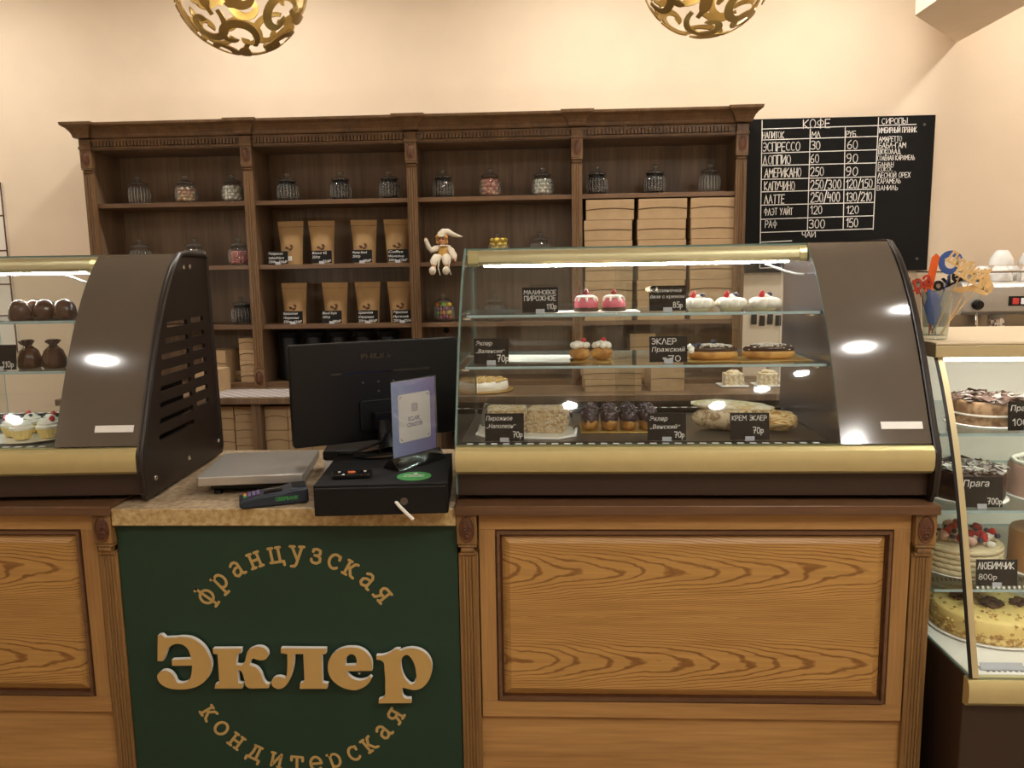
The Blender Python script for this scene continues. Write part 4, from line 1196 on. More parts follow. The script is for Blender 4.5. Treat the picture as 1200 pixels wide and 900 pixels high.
# small boxes left
for k, (x, y, z, h, w, l) in enumerate(((-1.73, 1.80, ZB, .115, .13, 'lower brown takeaway box at the left of the worktop, on its front edge'),
                                  (-1.76, 2.02, ZB+.0225, .17, .14, 'taller brown takeaway box at the back, just left of the small box stack'))):
    card_box(l, (x, y, z), w, .14, h, R(-12), None, .4)
for k in range(4):
    card_box('little brown box, %s of the four-high stack beside the bookcase pilaster' % ['bottom', 'second', 'third', 'top'][k], (-1.588, 1.985, ZB+.0225+k*.0585), .088, .09, .0575, R(3), 'little boxes stacked beside the pilaster', .45, 2)
for k in range(6):
    card_box('little brown box, %s of the tall rear stack against the pilaster' % ['bottom', 'second', 'third', 'fourth', 'fifth', 'top'][k], (-1.5495, 2.09, ZB+.0225+k*.046), .05, .09, .045, 0, 'little boxes stacked against the pilaster', .45, 2)
card_box('little brown box alone between the takeaway boxes and small stack', (-1.665, 2.06, ZB+.0225), .05, .07, .05, 0, None, .5)
# boxes in the open cabinets
for cidx, x in enumerate((-1.34, -1.225, -1.11)):
    for r in range(2):
        card_box('brown box under the worktop, %s row, %s of three left of the monitor' % (('bottom', 'top')[r], ('left', 'middle', 'right')[cidx]), (x, 1.72, .7405+r*.118), .112, .2, .116, 0, 'brown boxes under the worktop', .45, 2.5)
for r in range(3):
    card_box('flat brown box under the worktop at its left end, %s of three' % ('bottom', 'middle', 'top')[r], (-1.50, 1.73, .7405+r*.078), .10, .2, .077, R(1), 'flat boxes under the worktop', .5)
for r in range(2):
    card_box('brown box half hidden by the slotted panel, %s one of two' % ('lower', 'upper')[r], (-1.615, 1.73, .7405+r*.118), .12, .2, .116, 0, 'boxes behind the slotted panel', .5)
for cidx, x in enumerate((-1.34, -1.225, -1.11)):
    card_box('brown box on the low cabinet shelf, %s of three' % ('left', 'middle', 'right')[cidx], (x, 1.72, .5005), .112, .2, .116, 0, 'brown boxes on the low cabinet shelf', .45, 2.5)
# seen through the case, on the worktop
for k, (x, y, w, h, z, l) in enumerate(((.30, 1.755, .27, .06, 0, 'wide brown box on the worktop seen through the case, lower of two'), (.295, 1.758, .275, .055, .061, 'wide brown box on the worktop seen through the case, upper of two'),
                                        (.56, 1.76, .16, .12, 0, 'square brown box on the worktop seen behind the card left of the chocolate eclairs'))):
    card_box(l, (x, y, ZB+z), w, .2, h, R(2), None, .5)
card_box('tall brown box standing on the bottom board behind the glass door edge', (.48, 2.05, ZB+.0225), .13, .16, .23, 0, None, .3)
card_box('wide brown box lying on the bottom board behind the cream puffs', (.28, 2.05, ZB+.0225), .23, .18, .13, 0, None, .5)
two('crumb_pale', '#c9b083', '#efe3c8', 70, .4, .6, .8, .9)
for k, (x, w) in enumerate(((.905, 'left'), (1.075, 'right'))):
    o = G().put(PRISM([(-.06, -.05), (.06, -.05), (.068, .05), (-.068, .05)], 0, .004, 'z')).put(TUBE([(-.062, -.052, .006), (.062, -.052, .006), (.07, .052, .006), (-.07, .052, .006), (-.062, -.052, .006)], .005, 6)).build('white_tray', M['porcelain'], smooth=40)
    tag(at_loc(o, (x, 1.80, ZB+.001)), 'small white tray under the %s crumbed cake cube on the worktop' % w, 'tray')
    o = G().put(PRISM([(-.046, -.038), (.046, -.038), (.046, .038), (-.046, .038)], 0, .062, 'z')).put(XF(BLOB(.036, .03, .014, 2, .3, 3, k), (0, 0, .064))).build('crumbed_cake', M['crumb_pale'], bevel=.012, seg=3)
    tag(at_loc(o, (x, 1.80, ZB+.0055)), 'small pale crumbed cake on a white tray, the %s one seen through the case' % w, 'cake', 'crumbed cakes on the worktop')
o = G().put(LATHE([(.034, 0), (.048, .1), (.050, .102), (.046, .1), (.033, .006), (0, .006)], 28)).build('white_pot', M['porcelain'], smooth=40)
tag(at_loc(o, (1.16, 1.98, ZB)), 'white tapered pot behind the right crumbed cake', 'pot')
o = G().put(LATHE([(.14, 0), (.15, .004), (.15, .008), (0, .008)], 40)).build('cake_board', M['gold_board'], smooth=40)
tag(at_loc(o, (-.33, 1.735, ZB)), 'round gold board under the nut-topped cake on the worktop', 'cake board')
t = thing('nut_cake', 'round pale cake topped with nuts, on the worktop behind left end of case', 'cake', (-.33, 1.735, ZB+.0085))
G().put(LATHE([(.12, 0), (.125, .008), (.122, .035), (.115, .042), (0, .044)], 40)).build('cake_layers', M['cream'], t, 50)
g = G(); rr = random.Random(3)
for k in range(220):
    a, q = rr.uniform(0, 6.3), .118*math.sqrt(rr.random())
    g.put(XF(BLOB(.007, .006, .005, 1, .3, 2, k), (q*math.cos(a), q*math.sin(a), .046), rz=a))
g.build('chopped_nuts', M['crumb'], t)
# black canisters in the second bay
for k in range(5):
    t = thing('coffee_canister', 'tall black canister on the bottom board of second bay, %s from left' % ORD[k], 'canister', (-1.40+.135*k, 2.06, ZB+.0225), 0, 'black canisters on the bottom board')
    G().put(LATHE([(.05, 0), (.055, .004), (.055, .225), (.050, .232), (0, .232)], 32)).build('can', M['black'], t, 40)
    G().put(LATHE([(.057, .2325), (.058, .236), (.057, .255), (.045, .26), (0, .26)], 32)).build('lid', M['chalkboard'], t, 40)
# label sheet on the worktop
m, nt, b = base('label_sheet'); M['label_sheet'] = m
tc = node(nt, 'ShaderNodeTexCoord'); br = node(nt, 'ShaderNodeTexBrick')
br.inputs['Scale'].default_value = 1; br.inputs['Brick Width'].default_value = .062; br.inputs['Row Height'].default_value = .03; br.inputs['Mortar Size'].default_value = .010
br.inputs['Color1'].default_value = lin('#5c3d38'); br.inputs['Color2'].default_value = lin('#6a4a44'); br.inputs['Mortar'].default_value = lin('#c4bcb8')
nt.links.new(tc.outputs['Object'], br.inputs['Vector']); nt.links.new(br.outputs[0], b.inputs['Base Color']); b.inputs['Roughness'].default_value = .7
o = G().box(-.36, .36, -.13, .13, 0, .0015).build('label_sheet', M['label_sheet'])
tag(at_loc(o, (-1.34, 1.70, ZB)), 'large white sheet printed with rows of brown labels lying on the worktop', 'paper')

# ------------------------------------------------------------------ doll on the shelf edge
plain('doll_skin', '#dba47c', .5); plain('doll_cloth', '#d9cdb8', .75, var=.06, scale=60, bump=.3); plain('doll_gold', '#b88d43', .5, var=.25, scale=70, bump=.3); plain('doll_hair', '#c08c4a', .8, var=.25, scale=120, bump=.6); plain('doll_red', '#a8443a', .5); plain('doll_eye', '#2a1c14', .3)
def skin_body(name, mat, joints, bones, parent, sub=2):
    me = bpy.data.meshes.new(name)
    me.from_pydata([j[0] for j in joints], bones, [])
    o = bpy.data.objects.new(name, me); COL.objects.link(o); o.parent = parent
    o.modifiers.new('skin', 'SKIN').use_smooth_shade = True
    for i, j in enumerate(joints):
        r = j[1]; me.skin_vertices[0].data[i].radius = (r, r) if not isinstance(r, tuple) else r
    me.skin_vertices[0].data[0].use_root = True
    s = o.modifiers.new('sub', 'SUBSURF'); s.levels = sub; s.render_levels = sub
    me.materials.append(mat)
    return o
doll = thing('rag_doll', 'cloth doll in cream and gold with pointed cap sitting on the bookcase shelf edge', 'doll', (-.535, 1.93, SH[2]))
J = [((0, 0, .022), .026), ((0, -.004, .05), .022), ((0, -.006, .082), .010), ((-.004, -.012, .108), .0235), ((-.006, -.012, .124), .020),
     ((-.028, -.006, .072), .009), ((-.062, -.024, .058), .008), ((-.078, -.03, .095), .0065), ((-.088, -.033, .122), .006),
     ((.028, -.004, .07), .009), ((.05, -.014, .042), .0085), ((.060, -.03, .012), .0065), ((.064, -.036, -.002), .006),
     ((-.020, -.02, .018), .014), ((-.034, -.075, .014), .012), ((-.040, -.088, -.035), .010), ((-.044, -.105, -.048), .011),
     ((.016, -.02, .018), .014), ((.022, -.075, .014), .012), ((.024, -.086, -.038), .010), ((.022, -.104, -.050), .011)]
Bn = [(0, 1), (1, 2), (2, 3), (3, 4), (1, 5), (5, 6), (6, 7), (7, 8), (1, 9), (9, 10), (10, 11), (11, 12), (0, 13), (13, 14), (14, 15), (15, 16), (0, 17), (17, 18), (18, 19), (19, 20)]
skin_body('body', M['doll_skin'], J, Bn, doll)
g = G()
for sx in (-1, 1): g.put(XF(BLOB(.0032, .002, .0038, 2), (-.005+sx*.008, -.0345, .113)))
g.build('eyes', M['doll_eye'], doll, 60)
G().put(XF(BLOB(.003, .004, .003, 2), (-.005, -.0365, .107))).build('nose', M['doll_skin'], doll, 60)
G().put(XF(BLOB(.006, .002, .0018, 2), (-.005, -.0335, .0995))).build('mouth', M['doll_red'], doll, 60)
g = G(); rr = random.Random(5)
for k in range(46):
    a = rr.uniform(-.55, math.pi+.55); z = rr.uniform(.094, .131)
    g.put(XF(BLOB(.0085, .0085, .0075, 1, .4, 3, k), (-.005+.0235*math.cos(a), -.010+.018*math.sin(a)-(.010 if z > .12 else 0), z)))
g.build('hair', M['doll_hair'], doll, 60)
cap = [(-.006, -.008, .126), (-.004, -.007, .136), (.006, -.006, .148), (.026, -.006, .149), (.052, -.006, .136), (.078, -.006, .128), (.098, -.006, .124)]
G().put(TUBE(cap, [.0255, .025, .021, .0165, .012, .007, .002], 16)).put(TUBE([(-.006+.0245*math.cos(a), -.0085+.0245*math.sin(a), .127) for a in [k*math.pi/8 for k in range(17)]], .0042, 8)).build('pointed_cap', M['doll_cloth'], doll, 60)
g = G().put(LATHE([(.012, .086), (.024, .080), (.029, .062), (.031, .045), (.036, .022), (.043, .006), (.0, .004)], 32, lambda a, z, r: 1+.08*math.cos(9*a)))
g.build('tunic', M['doll_gold'], doll, 60)
g = G().put(LATHE([(.010, .089), (.030, .083), (.033, .079), (.012, .081), (0, .081)], 40, lambda a, z, r: 1+.14*math.cos(10*a))).build('ruff_collar', M['doll_cloth'], doll, 60)
for nm, pts, rs in (('sleeve', [(-.02, -.006, .075), (-.04, -.015, .066), (-.060, -.023, .058), (-.070, -.027, .072), (-.082, -.031, .104), (-.086, -.0325, .116)], [.012, .016, .015, .0115, .010, .0085]), ('sleeve', [(.02, -.005, .074), (.04, -.011, .056), (.054, -.022, .028), (.060, -.031, .012)], [.012, .017, .018, .010]),
                    ('trouser_leg', [(-.018, -.015, .02), (-.03, -.055, .018), (-.037, -.083, .0), (-.040, -.09, -.018)], [.018, .023, .022, .012]), ('trouser_leg', [(.015, -.015, .02), (.02, -.055, .018), (.024, -.083, .0), (.024, -.09, -.018)], [.018, .023, .022, .012])):
    G().put(TUBE(pts, rs, 14)).build(nm, M['doll_cloth'], doll, 60)
for x in (-.044, .023):
    G().put(XF(BLOB(.0175, .024, .021, 3, .06, 2), (x, -.103, -.044))).build('boot', M['doll_cloth'], doll, 60)
for k, x in enumerate((-.012, .042)):
    G().put(TUBE([(x, -.055, .02), (x+.002, -.1, .004), (x-.004, -.104, -.03), (x+.006, -.106, -.066)], .0025, 6)).build('ribbon', M['doll_cloth'], doll, 60)

# ------------------------------------------------------------------ menu board, notice board
MENU = [
('КОФЕ',1.319,2.321,0.135,0.042),('НАПИТОК',1.113,2.274,0.108,0.032),('МЛ',1.363,2.272,0.044,0.031),('РУБ.',1.538,2.274,0.055,0.027),('ЭСПРЕССО',1.115,2.210,0.190,0.043),('30',1.362,2.213,0.046,0.042),('60',1.547,2.212,0.051,0.043),('ДОППИО',1.117,2.143,0.143,0.044),('60',1.362,2.146,0.042,0.042),('90',1.546,2.143,0.055,0.043),('АМЕРИКАНО',1.129,2.078,0.186,0.044),('250',1.365,2.080,0.066,0.043),('90',1.546,2.077,0.058,0.043),('КАПУЧИНО',1.130,2.011,0.155,0.043),('250/300',1.367,2.013,0.155,0.045),('120/150',1.549,2.014,0.133,0.043),('ЛАТТЕ',1.132,1.944,0.101,0.044),('250/400',1.370,1.946,0.149,0.048),('130/210',1.552,1.947,0.130,0.044),('ФЛЭТ УАЙТ',1.133,1.884,0.146,0.034),('120',1.372,1.886,0.058,0.041),('120',1.557,1.883,0.060,0.039),('РАФ',1.139,1.819,0.060,0.035),('300',1.367,1.812,0.079,0.043),('150',1.558,1.815,0.059,0.044),('ЧАЙ',1.333,1.766,0.068,0.028),('СИРОПЫ',1.716,2.333,0.127,0.027),('ИМБИРНЫЙ ПРЯНИК',1.704,2.288,0.189,0.026),('АМАРЕТТО',1.706,2.246,0.114,0.024),('БАБЛ-ГАМ',1.706,2.213,0.136,0.026),('ШОКОЛАД',1.705,2.182,0.112,0.025),('СОЛЁНАЯ КАРАМЕЛЬ',1.702,2.151,0.188,0.023),('БАНАН',1.707,2.119,0.077,0.022),('КОКОС',1.708,2.095,0.075,0.022),('ЛЕСНОЙ ОРЕХ',1.709,2.063,0.163,0.025),('КАРАМЕЛЬ',1.708,2.034,0.117,0.024),('ВАНИЛЬ',1.707,2.000,0.105,0.023)]
LINES = [(1.108,2.364,1.116,1.748),(1.355,2.318,1.359,1.800),(1.532,2.324,1.543,1.807),(1.698,2.365,1.697,1.800),(1.110,2.322,1.888,2.327),(1.108,2.267,1.700,2.272),(1.109,2.200,1.698,2.205),(1.111,2.137,1.697,2.139),(1.111,2.068,1.697,2.069),(1.113,2.004,1.697,2.007),(1.113,1.936,1.694,1.939),(1.115,1.863,1.695,1.871),(1.117,1.795,1.697,1.804),(1.114,1.744,1.279,1.749),(1.116,1.748,1.117,1.609),(1.117,1.609,1.234,1.611)]
mb = thing('menu_board', 'large black chalk menu board with coffee prices on the back wall', 'menu board', (0, 2.169, 0))
G().box(.985, 1.985, 0, .0305, 1.585, 2.372).build('board', M['chalkboard'], mb, bevel=.001)
g = G()
for k, (s, x, z, w, h) in enumerate(MENU): chalk_line(g, s, x, z, h, w, -.0006, .10 if h > .03 else .12)
for a, b, c, d in LINES: stroke_path(g, [(a, b), (c, d)], .0042, -.0006, disc=False)
g.build('lettering', M['chalk'], mb)
for x, z in ((1.03, 2.315), (1.93, 2.325), (1.93, 1.645)):
    G().put(XF(LATHE([(.007, 0), (.007, .002), (0, .003)], 12), (x, 0, z), rx=R(90))).build('screw', M['deck'], mb)
nb = thing('planner_board', 'white wall planner with thin brown ruled lines at far left', 'notice board', (-3.0, 2.185, 1.0))
G().box(-.9, .0, 0, .0145, .2, 1.14).build('sheet', M['paper'], nb)
g = G()
for z in (.215, .41, .585, .77, .96, 1.135): g.box(-.9, 0, -.002, -.0003, z-.004, z+.004)
for x in (-.896, -.6, -.3, -.004): g.box(x-.004, x+.004, -.0022, -.0003, .2, 1.14)
g.build('ruled_lines', M['label'], nb)
for k in range(5):
    price_card('blank black price card hanging on the wall behind the case, %s from the left' % ORD[k], (1.10+.043*k, 2.19, 1.305-.008*(k % 2)), .03, .06, [], 0, 0, 'blank price cards on the wall', False)

# ------------------------------------------------------------------ things on the middle countertop
CT = .9633
plain('drawer_black', '#0f0e0e', .55, bump=.08, scale=300, spec=.3); plain('sticker_green', '#3f9a4c', .5, var=.03); plain('terminal_blue', '#232c3a', .4, var=.06); plain('screen_dark', '#10141a', .1)
plain('key_red', '#b3402f', .5); plain('key_green', '#4f9a5c', .5); plain('key_yellow', '#c79a42', .5); plain('printer_grey', '#cfccc4', .5)
plain('sign_white', '#f1eef2', .5); plain('sign_ink', '#6e5a8c', .6); plain('orange_dot', '#c9622c', .5); plain('gloss_black', '#100f0f', .06, coat=.6)
m, nt, b = base('sign_blue'); tc = node(nt, 'ShaderNodeTexCoord'); sp = node(nt, 'ShaderNodeSeparateXYZ'); cr = node(nt, 'ShaderNodeValToRGB')
ad = node(nt, 'ShaderNodeMath', operation='MULTIPLY_ADD'); ad.inputs[1].default_value = 4.6; ad.inputs[2].default_value = .5
cr.color_ramp.elements[0].color = lin('#8fb2f5'); cr.color_ramp.elements[1].color = lin('#a07fd8')
nt.links.new(tc.outputs['Object'], sp.inputs[0]); nt.links.new(sp.outputs['X'], ad.inputs[0]); nt.links.new(ad.outputs[0], cr.inputs[0]); nt.links.new(cr.outputs[0], b.inputs['Base Color']); b.inputs['Roughness'].default_value = .25

dr = thing('cash_drawer', 'black cash drawer box jutting over the front edge of stone countertop', 'cash drawer', (-.452, -.098, CT), R(5))
DW, DD, DH = .356, .36, .087
G().box(-DW/2, DW/2, .012, DD, .003, DH).build('drawer_body', M['drawer_black'], dr, bevel=.002)
G().box(-DW/2+.004, DW/2-.004, .0, .0118, .006, DH-.006).build('drawer_front', M['drawer_black'], dr, bevel=.002)
for x in (-.15, .15):
    for y in (.13, .33): G().put(XF(LATHE([(.012, 0), (.012, .0028)], 12), (x, y, 0))).build('foot', M['black'], dr)
lk = G().put(XF(LATHE([(.010, 0), (.010, .002), (.004, .0022), (.004, .0005), (0, .0005)], 20), (.062, -.0002, .042), rx=R(90))).build('lock', M['deck'], dr, 40)
def drl(x, y, z=0):
    c, s = math.cos(R(5)), math.sin(R(5)); return (-.452+x*c-y*s, -.098+x*s+y*c, CT+DH+z)
o = G().put(LATHE([(.047, 0), (.047, .0008), (0, .0008)], 40)).build('round_sticker', M['sticker_green'])
at_loc(o, drl(.083, .085, .0004)); tag(o, 'round green sticker with white writing on top of the cash drawer', 'sticker')
g = G()
for s, h, z, w in (('СПАСИБО', .008, .006, .055), ('ЗА ПОКУПКУ', .007, -.008, .06)):
    q = font_vf(s, h, w, 0, .0006, 'CENTER'); g.put(([(a, c+z, .0011) for a, b_, c in q[0]], q[1]))
g.put(XF(LATHE([(.006, .0009), (.006, .0012), (0, .0012)], 16), (0, .027, 0)))
g.build('lettering', M['white'], o)
t = thing('card_holder', 'glossy black bank-card stand with orange dot on the cash drawer', 'card holder', drl(-.09, .10, .0005), R(8))
G().put(PRISM([(-.05, -.026), (.05, -.026), (.055, -.01), (.055, .024), (-.055, .024), (-.055, -.01)], 0, .012, 'z')).build('tray', M['gloss_black'], t, bevel=.003)
G().put(XF(LATHE([(.011, 0), (.011, .0012), (0, .0012)], 24), (.0, .0, .0122))).build('orange_disc', M['orange_dot'], t)
for x in (-.034, .036): G().put(XF(LATHE([(.004, 0), (.004, .001), (0, .001)], 12), (x, .006, .0122))).build('stud', M['paper'], t)
g = G().put(TUBE([(.040, .003, .040), (.052, -.010, .030), (.070, -.014, .012), (.086, -.015, -.004)], .0048, 8))
o = at_loc(g.build('pull_strap', M['paper'], smooth=50), (-.452, -.098, CT), R(5))
tag(o, 'short white cord hanging from the hole in the cash drawer front', 'cord')
# photo-frame style table sign
sg = thing('table_sign', 'blue and purple table sign in a black holder standing on the cash drawer', 'sign', (-.398, .146, CT+DH+.0008), R(54))
G().put(PRISM([(-.035, 0), (.035, 0), (.006, .030), (-.006, .030)], -.098, .098)).build('sign_holder', M['gloss_black'], sg, bevel=.001)
G().box(-.086, .086, -.0022, .0022, .0305, .248).build('picture_panel', M['sign_blue'], sg, bevel=.001)
G().box(-.09, .09, -.0045, -.0027, .031, .252).build('clear_cover', M['clear'], sg)
def rrect(w, h, r, n=5):
    q = []
    for cx, cz, a0 in ((w-r, h-r, 0), (-w+r, h-r, 90), (-w+r, -h+r, 180), (w-r, -h+r, 270)):
        q += [(cx+r*math.cos(R(a0+90*k/n)), cz+r*math.sin(R(a0+90*k/n))) for k in range(n+1)]
    return q
G().put(XF(PRISM(rrect(.064, .07, .007), -.0027, -.0023, 'y'), (0, 0, .140))).build('white_label', M['sign_white'], sg)
g = G()
q = rrect(.010, .010, .0035); stroke_path(g, [(a, b_+.168) for a, b_ in q+q[:1]], .0026, -.0029, disc=False)
stroke_path(g, [(a, b_+.168) for a, b_ in arc(0, 0, .0048, .0048, 0, 360, 14)], .0024, -.0029, disc=False)
stroke_path(g, [(.0060, .1741), (.0068, .1741)], .0016, -.0029)
for s, z in (('ECLAIR_', .130), ('CONDITER', .112)): g.put(XF(font_vf(s, .0125, .052 if s[0] == 'E' else .062, 0, .0004, 'CENTER'), (0, -.0029, z)))
for sx in (-1, 1):
    for sz in (-1, 1):
        x, z = sx*.057, .14+sz*.063
        stroke_path(g, [(x, z-sz*.007), (x, z), (x-sx*.007, z)], .0018, -.0029, disc=False)
g.build('lettering', M['sign_ink'], sg)

# monitor seen from behind
mo = thing('computer_monitor', 'black computer monitor seen from behind, standing on the cash drawer', 'monitor', (-.545, .345, CT+DH), R(29))
ZM = .188
def mslab(w, h, r, y0, y1): return XF(PRISM(rrect(w, h, r, 4), y0, y1, 'y'), (0, 0, ZM))
G().put(mslab(.272, .158, .008, -.004, .028)).build('casing', M['black'], mo, bevel=.003)
G().put(XF(PRISM(rrect(.085, .05, .012), -.016, -.0045, 'y'), (.02, 0, ZM-.075))).build('back_hump', M['black'], mo, bevel=.003)
G().put(XF(BOX(-.15, .17, -.0046, -.0041, -.003, .003), (.0, 0, ZM+.062))).build('vent_slot', M['gloss_black'], mo)
g = G()
for x, z in ((0, .03), (0, .0), (-.05, .03), (.05, .03)): g.put(XF(LATHE([(.0035, 0), (.0035, .002), (0, .002)], 10), (x, -.0042, ZM+z), rx=R(90)))
g.build('mount_screws', M['deck'], mo)
G().put(XF(font_vf('PHILIPS', .0155, .098, 0, .0007, 'CENTER', .0004), (-.005, -.0046, ZM+.105))).build('raised_lettering', M['gloss_black'], mo)
G().box(-.262, .262, .0282, .0292, ZM-.148, ZM+.148).build('screen', M['screen_dark'], mo)
g = G().put(TUBE([(0, -.045, .10), (0, -.055, .06), (0, -.075, .02), (0, -.085, .008)], [.024, .024, .026, .03], 14)); g.box(-.03, .03, -.062, -.017, .075, .125)
g.build('stand_neck', M['black'], mo, 40)
G().put(XF(LATHE([(.105, .001), (.11, .005), (.1, .011), (.03, .014), (0, .014)], 40), (0, -.085, 0), s=(1, .62, 1))).build('stand_foot', M['gloss_black'], mo, 40)
g = G().put(TUBE([(-.50, .275, CT+.165), (-.52, .25, CT+.13), (-.60, .20, CT+.106), (-.66, .24, CT+.10), (-.69, .27, CT+.02), (-.70, .28, CT+.006)], .0045, 8))
tag(g.build('monitor_cable', M['black'], smooth=50), 'black cable drooping from the monitor over the drawer top', 'cable')
# receipt printer behind the drawer
rp = thing('receipt_printer', 'small grey and black receipt printer behind the cash drawer, under the monitor', 'printer', (-.63, .40, CT), R(8))
G().box(-.105, .105, -.07, .09, .004, .055).build('printer_base', M['printer_grey'], rp, bevel=.006)
G().box(-.107, .107, -.072, .092, .0555, .085).build('printer_lid', M['black'], rp, bevel=.006)
G().box(-.075, -.03, -.0745, -.0725, .018, .045).build('feed_panel', M['steel'], rp, bevel=.001)
for x in (-.08, .08): G().box(x-.012, x+.012, -.05, .07, 0, .0038).build('foot', M['black'], rp)
G().box(-.1, .06, -.0735, -.0725, .0575, .0615).build('paper_slot', M['drawer_black'], rp)
# weighing scale
sc = thing('weighing_scale', 'low stainless steel weighing scale on the stone countertop beside slotted case', 'scale', (-.905, .262, CT), R(8))
G().box(-.125, .125, -.12, .14, .012, .033).build('scale_body', M['black'], sc, bevel=.006)
for x in (-.105, .105):
    for y in (-.11, .12): G().put(XF(LATHE([(.014, 0), (.012, .0118)], 14), (x, y, 0))).build('foot', M['black'], sc)
G().put(XF(PRISM(rrect(.155, .162, .012), .034, .061, 'z'), (0, 0.005, 0))).build('platter', M['steel'], sc, bevel=.003)
# card terminal
ct = thing('card_terminal', 'dark blue handheld card payment terminal lying on the stone countertop', 'card terminal', (-.79, .035, CT), R(22))
g = G().put(PRISM([(-.088, .0), (-.094, .014), (-.088, .026), (-.04, .034), (.02, .038), (.05, .046), (.094, .046), (.096, .004), (.09, 0)], -.040, .040, 'y'))
g.build('terminal_body', M['terminal_blue'], ct, bevel=.007)
kp = G(); 
for i in range(4):
    for j in range(3):
        x, y = -.076+.012*i, -.020+.0155*j
        mi = (1 if (i == 0 and j == 2) else 2 if (i == 0 and j == 0) else 3 if (i == 0 and j == 1) else 0)
        kp.put(XF(BOX(-.0042, .0042, -.006, .006, 0, .0035), (x, y, .0295+.0018*i), ry=-R(8)), mi)
kp.build('keypad', [M['sign_ink'], M['key_red'], M['key_green'], M['key_yellow']], ct, bevel=.001)
G().put(XF(BOX(-.026, .026, -.027, .027, 0, .0016), (.0, .0, .0372), ry=-R(5))).build('display', M['screen_dark'], ct, bevel=.001)
G().box(.052, .088, -.03, .03, .0463, .0485).build('paper_cover', M['black'], ct, bevel=.001)
g = G(); q = font_vf('СБЕРБАНК', .010, .062, 0, .0005, 'LEFT'); g.put(XF(q, (.004, -.0412, .016)))
g.build('lettering', M['sticker_green'], ct)

# ------------------------------------------------------------------ floor-standing cake fridge on the right
FX, FW = 1.078, .95
plain('fridge_white', '#efece3', .4, var=.015); plain('top_beige', '#d9c6a6', .5, var=.03)
M['fridge_led'] = glow('fridge_led', (1, .95, .84), FRIDGE_LED)
fr = thing('cake_fridge', 'floor-standing curved glass cake fridge at right edge, beside the oak counter', 'display fridge', (FX, 0, 0))
FP = spline(np.array([(-.135, .542), (-.113, .61), (-.082, .74), (-.046, .867), (-.008, .99), (.037, 1.125), (.10, 1.256), (.152, 1.348)]), 36)
G().put(PRISM([(-.10, .0), (-.115, .10), (-.118, .47), (-.118, .540), (.72, .5445), (.72, 0)], 0, FW)).build('fridge_body', M['dkbrown'], fr, bevel=.003)
nose = [(-.1175, .464), (-.135, .466), (-.146, .478), (-.149, .50), (-.146, .525), (-.138, .538), (-.1175, .5405)]
G().put(PRISM(nose, -.002, FW)).build('front_trim', M['bronze'], fr, 30)
G().put(PRISM([(-.117, .5405), (.70, .545), (.70, .5478), (-.117, .5435)], .012, FW-.01)).build('white_deck', M['fridge_white'], fr)
g = G()
for k in range(60):
    x = .06+.0145*k
    if x > FW-.03: break
    g.put(XF(BOX(-.0035, .0035, -.019, .019, 0, .0018), (x, -.088, .5432), rz=R(30)))
    g.put(XF(BOX(-.0035, .0035, -.016, .016, 0, .0018), (x, .52, .5465), rz=R(-20)))
g.build('vent_slots', M['deck'], fr)
sheet(G(), FP, .026, FW-.02, .006).build('front_glass', [M['glass'], M['edge']], fr, 30)
ip = offset(FP, -.020)
eg = G().put(PRISM(FP + [(.70, 1.348), (.70, .549), (.0, .546)], .003, .009)).build('end_glass', [M['glass'], M['edge']], fr)
for p in eg.data.polygons: p.material_index = 0 if abs(p.normal.x) > .9 else 1
fo = offset(FP, -.004)
G().put(PRISM(fo + offset(FP, .011)[::-1], .0092, .0255)).build('end_frame', M['champ'], fr)
G().put(PRISM(offset(FP, -.0065)+offset(FP, -.0042)[::-1], .0, .0085)).build('gasket', M['black'], fr)
G().box(-.002, FW, .135, .70, 1.349, 1.384).build('top_trim', M['champ'], fr, bevel=.002)
G().box(-.004, FW, .132, .72, 1.3845, 1.392).build('top_board', M['top_beige'], fr, bevel=.002)
G().box(.03, FW-.03, .16, .185, 1.336, 1.3485).build('light_tube', M['fridge_led'], fr)
G().box(.0, FW, .701, .72, .545, 1.3485).build('back_panel', M['fridge_white'], fr)
for z, y0 in ((1.138, .11), (.922, .09), (.690, .09)):
    o = G().box(.012, FW-.03, y0, .68, z-.008, z).build('glass_shelf', [M['shelfglass'], M['shelfedge']], fr)
    for p in o.data.polygons: p.material_index = 0 if abs(p.normal.z) > .9 else 1
    if z < .7:
        g = G()
        for k in range(44): g.put(XF(BOX(-.003, .003, -.012, .012, 0, .0012), (.04+.0145*k+.1, y0+.014, z+.0003), rz=R(-25)))
        g.build('shelf_slots', M['fridge_white'], fr)
F1, F2, F3 = 1.1385, .9225, .6905
def round_cake(label, loc, rad, h, mat, cat='cake', seed=0, top='flakes', name='layer_cake', mod=None, band=None):
    t = thing(name, label, cat, loc, seed*.7)
    G().put(LATHE([(rad+.008, 0), (rad+.010, .002), (rad+.008, .003), (0, .003)], 48)).build('cake_board', M['doily'], t, 40)
    G().put(LATHE([(rad*.985, .0032), (rad, .008), (rad, h-.008), (rad*.96, h), (0, h)], 96, mod)).build('cake_body', M[mat], t, 60)
    if band:
        G().put(LATHE([(rad+.0012, h*.42), (rad+.0018, h*.46), (rad+.0012, h*.5)], 64)).build('filling_line', M[band], t, 60)
    return t
